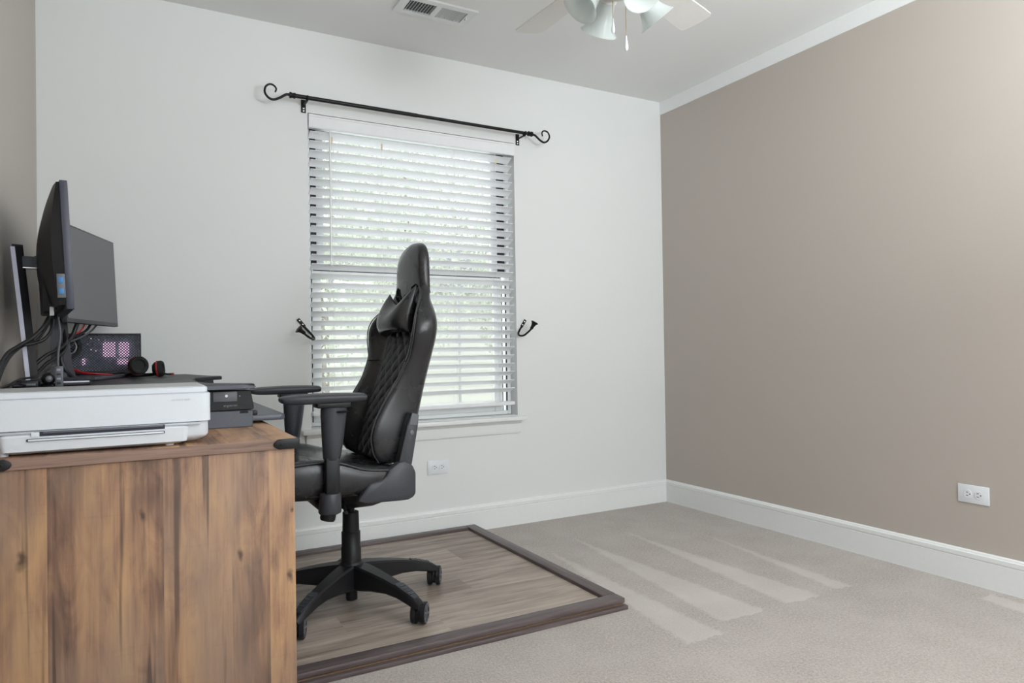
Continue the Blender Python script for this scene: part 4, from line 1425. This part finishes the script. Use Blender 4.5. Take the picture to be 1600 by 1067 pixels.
mB, z0, z1, hwB = monitor('dark monitor with its blank screen turned towards the camera', (-2.983, -0.364), math.radians(-17.5), 0.46, 0.330, 1.050, 0.1, 0.2, M_PLASTG, 1)
text('maker_mark', 'DELL', 0.010, M_SILVER, mB, Matrix.Translation((0.0046, 0.03, z0 + 0.004)) @ Matrix.Rotation(PI / 2, 4, 'Z') @ FACE_NY, 0.0002)
lean(mB, HEAD, (z0 + z1) / 2)
NY = -0.14      # the neck stands towards the near end
rings = []
for z, x0, x1, w2 in ((0.010, -0.055, -0.012, 0.050), (0.06, -0.056, -0.022, 0.040), (0.20, -0.062, -0.034, 0.033), (0.30, -0.064, -0.038, 0.030)):
    rings.append([(x0, NY - w2, z), (x1, NY - w2 * 0.7, z), (x1, NY + w2 * 0.7, z), (x0, NY + w2, z)])
obj('stand_neck', loft(B(), rings), M_PLASTG, mB, 30)
rings = []
for z, x0, w2 in ((0.010, -0.0565, 0.052), (0.06, -0.0575, 0.042), (0.20, -0.0635, 0.035)):
    rings.append([(x0, NY - w2, z), (x0 + 0.010, NY - w2 - 0.0012, z), (x0 + 0.010, NY - w2 + 0.004, z), (x0, NY - w2 + 0.004, z)])
obj('neck_trim', loft(B(), rings), M_GREYP, mB, 30)
obj('stand_base', box(B(), (-0.085, -0.24, 0.0), (0.095, 0.050, 0.011), 0.003), M_PLASTG, mB)

# ------------------------------------------------------------------ small computer case
pcx0, pcx1, pcy0, pcy1 = -3.062, -2.760, -0.155, -0.030
PCZ = 0.868
PCT = 1.022
PCF = -0.262
pcx0, pcx1 = -3.073, -2.826
pcy0, pcy1 = PCF, -0.085
pc = thing('computer_case', 'small black computer case with perforated side, pink lights and painted-in window light', 'computer', ((pcx0 + pcx1) / 2, (pcy0 + pcy1) / 2, PLZ))
b = B()
box(b, (pcx0, pcy0, PCT - 0.006), (pcx1, pcy1, PCT), 0.002)
box(b, (pcx0, pcy0, PCZ), (pcx1, pcy1, PCZ + 0.012), 0.002)
box(b, (pcx1 - 0.004, pcy0, PCZ + 0.0125), (pcx1, pcy1, PCT - 0.0065), 0.001)
box(b, (pcx0, pcy0, PCZ + 0.0125), (pcx0 + 0.004, pcy1, PCT - 0.0065), 0.001)
box(b, (pcx0 + 0.0045, pcy1 - 0.004, PCZ + 0.0125), (pcx1 - 0.0045, pcy1, PCT - 0.0065), 0.001)
pobj('chassis', b, M_PLAST, pc)
pobj('perforated_panel', box(B(), (pcx0 + 0.0045, pcy0 + 0.001, PCZ + 0.0125), (pcx1 - 0.0045, pcy0 + 0.0018, PCT - 0.0065)), M_PERF, pc, 0)
pobj('circuit_board', box(B(), (pcx0 + 0.006, pcy0 + 0.035, PCZ + 0.014), (pcx1 - 0.006, pcy0 + 0.037, PCT - 0.008)), M_BOARD, pc, 0)
for x0, x1, z0_, z1_ in ((-2.953, -2.912, 0.934, 0.990), (-2.901, -2.866, 0.934, 0.990), (-2.905, -2.87, 0.905, 0.926), (-3.02, -3.008, 0.905, 0.930)):  # glowing pink patches stand in for window light seen through the mesh
    pobj('painted_glow_patch', box(B(), (x0, pcy0 + 0.020, z0_), (x1, pcy0 + 0.024, z1_)), M_PINK, pc, 0)
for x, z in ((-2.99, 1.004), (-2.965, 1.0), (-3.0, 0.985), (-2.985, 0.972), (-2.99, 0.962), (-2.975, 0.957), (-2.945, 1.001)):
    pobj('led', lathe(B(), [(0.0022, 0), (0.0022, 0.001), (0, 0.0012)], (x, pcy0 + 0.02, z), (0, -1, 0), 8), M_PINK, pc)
for x in (pcx0 + 0.03, pcx1 - 0.03):
    for y in (pcy0 + 0.03, pcy1 - 0.03):
        pobj('foot', lathe(B(), [(0.009, 0.0), (0.009, PCZ - PLZ + 0.0005)], (x, y, PLZ), (0, 0, 1), 12), M_PLAST, pc)
# cooling fan with a bright ring on the left of the case
fc = Vector((-3.062, pcy0 - 0.012, 0.973))
pobj('cooling_fan', lathe(B(), [(0.036, 0), (0.046, 0), (0.046, 0.014), (0.036, 0.014)], fc, (0, -1, 0), 28, False), M_PLAST, pc)
b = B()
lathe(b, [(0.026, 0.010), (0.030, 0.010), (0.030, 0.016), (0.026, 0.016)], fc, (0, -1, 0), 28, False)
lathe(b, [(0.0, 0.010), (0.010, 0.010), (0.010, 0.016), (0.0, 0.016)], fc, (0, -1, 0), 20)
for j in range(7):
    a = 2 * PI * j / 7
    a2 = a + 0.5
    tube(b, [fc + Vector((0.009 * math.cos(a), -0.013, 0.009 * math.sin(a))), fc + Vector((0.028 * math.cos(a2), -0.013, 0.028 * math.sin(a2)))], 0.0018, 6)
pobj('fan_grille', b, M_CHROME, pc)

# ------------------------------------------------------------------ headset
hd = thing('headset', 'black and red headset lying on the converter platform', 'headset', (-2.79, -0.24, PLZ))


def hobj(name, bm, mat, smooth=50):
    return pobj(name, bm, mat, hd, smooth)


e1 = Vector((-2.838, -0.40, PLZ + 0.044))
e2 = Vector((-2.768, -0.36, PLZ + 0.030))
for e, axis, r in ((e1, Vector((0.35, -0.9, 0.12)), 0.034), (e2, Vector((0.97, -0.2, 0.1)), 0.030)):
    axis = axis.normalized()
    hobj('ear_pad', lathe(B(), [(0.0, 0.006), (r * 0.55, 0.008), (r * 0.62, 0.013), (r * 0.85, 0.015), (r, 0.008), (r, -0.004), (r * 0.9, -0.006)], e, axis, 26), M_FOAM)
    hobj('ear_cup', lathe(B(), [(r * 0.9, -0.006), (r * 0.88, -0.014), (r * 0.6, -0.022), (0, -0.024)], e, axis, 26), M_PLAST)
    hobj('red_ring', lathe(B(), [(r * 0.98, -0.003), (r * 1.02, -0.003), (r * 1.02, -0.0075), (r * 0.9, -0.0075)], e, axis, 26, False), M_RED)
band = smooth_path([(-2.850, -0.395, PLZ + 0.018), (-2.872, -0.36, PLZ + 0.010), (-2.872, -0.31, PLZ + 0.008), (-2.83, -0.288, PLZ + 0.007), (-2.79, -0.30, PLZ + 0.008), (-2.758, -0.345, PLZ + 0.016)], 6)
hobj('headband', tube(B(), band, 0.0065, 10), M_PLAST)
hobj('microphone_boom', tube(B(), smooth_path([(-2.764, -0.375, PLZ + 0.018), (-2.745, -0.38, PLZ + 0.010), (-2.727, -0.385, PLZ + 0.010)], 4), 0.0035, 8), M_PLAST)
hobj('microphone_tip', lathe(B(), [(0, 0), (0.0042, 0.001), (0.0042, 0.008), (0.0, 0.01)], (-2.729, -0.385, PLZ + 0.010), (1, -0.2, 0), 10), M_RED)

# ------------------------------------------------------------------ webcam, hub, box
wc = thing('webcam', 'small black ball webcam standing by the monitor stand base', 'webcam', (-3.058, -1.02, PLZ))
sp_ = B()
bmesh.ops.create_uvsphere(sp_, u_segments=24, v_segments=16, radius=0.0165)
bmesh.ops.translate(sp_, vec=(-3.058, -1.02, PLZ + 0.0225), verts=sp_.verts[:])
pobj('ball', sp_, M_PLAST, wc, 180)
pobj('lens', lathe(B(), [(0.007, 0.0), (0.0085, 0.002), (0.006, 0.004), (0, 0.0045)], (-3.055, -1.0355, PLZ + 0.0225), (0.15, -1, 0), 18), M_SCREEN, wc)
pobj('foot', lathe(B(), [(0.013, 0), (0.013, 0.003), (0.006, 0.008), (0.006, 0.012)], (-3.058, -1.02, PLZ), (0, 0, 1), 18), M_PLAST, wc)
hub = thing('usb_hub', 'slim grey upright usb hub beside the ball webcam', 'usb hub', (-3.033, -1.035, PLZ))
pobj('case', box(B(), (-3.041, -1.045, PLZ), (-3.023, -1.027, PLZ + 0.056), 0.002), M_GREYP, hub)
for i in range(4):
    pobj('port', box(B(), (-3.037, -1.0456, PLZ + 0.008 + i * 0.012), (-3.028, -1.0440, PLZ + 0.013 + i * 0.012)), M_SILVER if i % 2 else M_SLOT, hub, 0)
ab = thing('power_adapter', 'low black power adapter box behind the printer', 'adapter', (-3.10, -1.03, PLZ))
pobj('body', box(B(), (-3.135, -1.055, PLZ), (-3.077, -1.0, PLZ + 0.020), 0.004), M_PLAST, ab)
pobj('face_plate', box(B(), (-3.132, -1.0562, PLZ + 0.006), (-3.083, -1.0545, PLZ + 0.012), 0.0004), M_GREYP, ab)

# ------------------------------------------------------------------ cables
CAB = [
    ('thick black cable from the port block down behind the stand post', 0.0055, M_CABLE, [(-3.062, -0.94, 1.05), (-3.075, -0.955, 1.02), (-3.10, -0.97, 0.99), (-3.125, -0.99, 0.97), (-3.150, -1.02, 0.945), (-3.165, -1.06, 0.89), (-3.168, -1.10, 0.80)]),
    ('second black cable looping from the port block behind the post', 0.0045, M_CABLE, [(-3.054, -0.93, 1.045), (-3.058, -0.945, 1.01), (-3.075, -0.96, 0.985), (-3.10, -0.965, 0.975), (-3.13, -0.985, 0.965), (-3.155, -1.03, 0.92), (-3.166, -1.07, 0.86), (-3.168, -1.12, 0.78)]),
    ('thin black cable hanging along the left wall', 0.0035, M_CABLE, [(-3.058, -0.90, 1.05), (-3.09, -0.91, 0.99), (-3.13, -0.93, 0.965), (-3.155, -0.98, 0.925), (-3.168, -1.06, 0.85), (-3.170, -1.11, 0.77)]),
    ('grey cable rising from the usb hub to the monitor', 0.0028, M_GREYP, [(-3.035, -1.035, PLZ + 0.056), (-3.036, -1.01, 0.95), (-3.034, -0.97, 1.0), (-3.04, -0.95, 1.05)]),
    ('black cable lying across the platform to the webcam', 0.0030, M_CABLE, [(-3.150, -1.20, PLZ + 0.004), (-3.135, -1.10, PLZ + 0.012), (-3.115, -1.06, PLZ + 0.025), (-3.08, -1.065, PLZ + 0.030), (-3.060, -1.05, PLZ + 0.045), (-3.045, -1.0, PLZ + 0.06)]),
    ('black cable trailing off the platform at the wall', 0.0030, M_CABLE, [(-3.160, -1.18, PLZ - 0.0), (-3.14, -1.12, PLZ + 0.008), (-3.12, -1.08, PLZ + 0.014), (-3.105, -1.06, PLZ + 0.008)]),
    ('black cable bundled low behind the two stands', 0.0060, M_CABLE, [(-3.13, -0.62, PLZ + 0.055), (-3.10, -0.60, PLZ + 0.085), (-3.07, -0.57, PLZ + 0.105), (-3.05, -0.53, PLZ + 0.13), (-3.06, -0.49, PLZ + 0.17)]),
    ('black cable under the bundle between the stands', 0.0055, M_CABLE, [(-3.12, -0.64, PLZ + 0.03), (-3.095, -0.61, PLZ + 0.062), (-3.065, -0.57, PLZ + 0.085), (-3.05, -0.52, PLZ + 0.12), (-3.07, -0.47, PLZ + 0.2)]),
    ('coiled black cable hanging below the turned monitor', 0.0075, M_CABLE, [(-3.02, -0.46, 1.055), (-3.035, -0.47, 1.01), (-3.055, -0.50, 0.975), (-3.065, -0.52, 0.93), (-3.05, -0.52, 0.89), (-3.03, -0.50, PLZ + 0.008)]),
    ('black cable slanting from the turned monitor to the case', 0.0045, M_CABLE, [(-2.985, -0.33, 1.06), (-3.0, -0.36, 1.03), (-3.03, -0.40, 1.01), (-3.06, -0.43, 0.99)]),
    ('slim grey cable slanting from the turned monitor', 0.0032, M_GREYP, [(-2.965, -0.28, 1.06), (-2.99, -0.33, 1.025), (-3.03, -0.38, 0.998), (-3.06, -0.40, 0.985)]),
    ('red cable curling below the turned monitor', 0.0028, M_RED, [(-3.00, -0.40, 1.06), (-3.01, -0.43, 1.03), (-3.03, -0.45, 1.015), (-3.06, -0.46, 1.012)]),
    ('red cable lying in front of the computer case', 0.0026, M_RED, [(-3.045, -0.42, PLZ + 0.040), (-3.01, -0.43, PLZ + 0.026), (-2.975, -0.44, PLZ + 0.020), (-2.93, -0.43, PLZ + 0.016)]),
    ('second red cable lying in front of the computer case', 0.0024, M_RED, [(-3.045, -0.41, PLZ + 0.032), (-3.0, -0.42, PLZ + 0.020), (-2.96, -0.43, PLZ + 0.016), (-2.92, -0.41, PLZ + 0.014)]),
]
for lab, r, mtl, pts in CAB:
    tag(cable('cable', pts, r, mtl), lab, 'cable', 'cables around the monitors')

# ------------------------------------------------------------------ added_rear_window, unseen, added behind the camera to light the room
w2 = bpy.data.objects.new('added_rear_window', None)
C.objects.link(w2)
struct(w2)
rect_frame('window_frame', -2.348, -0.352, 0.702, 2.278, YR - 0.11, YR - 0.04, 0.05, M_VINYL, w2)
for x0, x1 in ((-2.30, -1.368), (-1.332, -0.40)):
    obj('pane', box(B(), (x0, YR - 0.078, 0.75), (x1, YR - 0.074, 2.23)), M_GLASS, w2, 0)
obj('mullion', box(B(), (-1.37, YR - 0.10, 0.752), (-1.33, YR - 0.05, 2.228), 0.003), M_VINYL, w2)
obj('window_sill', box(B(), (-2.40, YR - 0.04, 0.68), (-0.30, YR + 0.05, 0.701), 0.004), M_TRIM, w2)

# ------------------------------------------------------------------ outdoors
M_LAWN = plain('lawn_green', (0.70, 0.74, 0.66), 0.9, nscale=3, var=0.3, bstr=0.3, bdist=0.02)
M_BARK = plain('tree_bark', (0.34, 0.30, 0.27), 0.9, nscale=20, var=0.3, bstr=0.5, bdist=0.02)
M_LEAF = plain('leaf_green', (0.67, 0.705, 0.61), 0.6, nscale=2, var=0.22, bstr=0)
M_SIDING = plain('cream_siding', (0.80, 0.79, 0.75), 0.6, nscale=5, var=0.02)
lawn = obj('lawn', box(B(), (-14, 0.16, -0.75), (16, 26, -0.60)), M_LAWN, smooth=0)
tag(lawn, 'green lawn outside the window', 'lawn')


def tree(label, x, y, h, r, seed):
    rnd = random.Random(seed)
    t = thing('tree', label, 'tree', (x, y, -0.60), group='trees outside the window')
    obj('trunk', tube(B(), [(0, 0, 0.03), (0.05, 0, h * 0.35), (0.0, 0.05, h * 0.75)], [0.16, 0.12, 0.05], 10), M_BARK, t, 60)
    verts, faces = [], []
    for _ in range(8000):
        while True:
            p = Vector((rnd.uniform(-1, 1), rnd.uniform(-1, 1), rnd.uniform(-1, 1)))
            if 0.25 < p.length < 1:
                break
        c0 = Vector((p.x * r, p.y * r, h * 0.62 + p.z * h * 0.42))
        e = Euler((rnd.uniform(0, 6.3), rnd.uniform(0, 6.3), rnd.uniform(0, 6.3))).to_matrix()
        s = rnd.uniform(0.035, 0.065)
        k = len(verts)
        for q in ((-1, 0, 0), (0, -0.5, 0.1), (1, 0, 0), (0, 0.5, 0.1)):
            verts.append(c0 + e @ (Vector(q) * s))
        faces.append((k, k + 1, k + 2, k + 3))
    me = bpy.data.meshes.new('foliage')
    me.from_pydata(verts, [], faces)
    f = link('foliage', me, M_LEAF, t)
    f['kind'] = 'stuff'


tree('leafy tree outside on the left, seen through the blind', -0.9, 5.2, 5.2, 1.5, 1)
tree('leafy tree outside behind the middle of the blind', 1.7, 9.0, 6.5, 1.7, 2)
tree('leafy low tree outside at the far right of the blind', 4.9, 10.2, 5.0, 1.3, 3)
hs = thing('neighbour_house', 'cream house wall outside, seen through the lower blind', 'house', (4.0, 13.0, -0.60))
z = 0.0
while z < 2.9:
    b = prism(B(), [(0.0, z), (-0.025, z), (-0.006, z + 0.2), (0.0, z + 0.2)], 'X', -5.5, 4.5)
    obj('siding_board', b, M_SIDING, hs, 0)
    z += 0.2
obj('wall', box(B(), (-5.5, 0.001, 0), (4.5, 0.3, 3.0)), M_SIDING, hs, 0)
obj('roof', prism(B(), [(-0.5, 2.95), (2.5, 4.6), (2.5, 4.7), (-0.5, 3.08)], 'X', -5.8, 4.8), plain('grey_shingle', (0.30, 0.30, 0.31), 0.9, nscale=12, var=0.2), hs, 0)
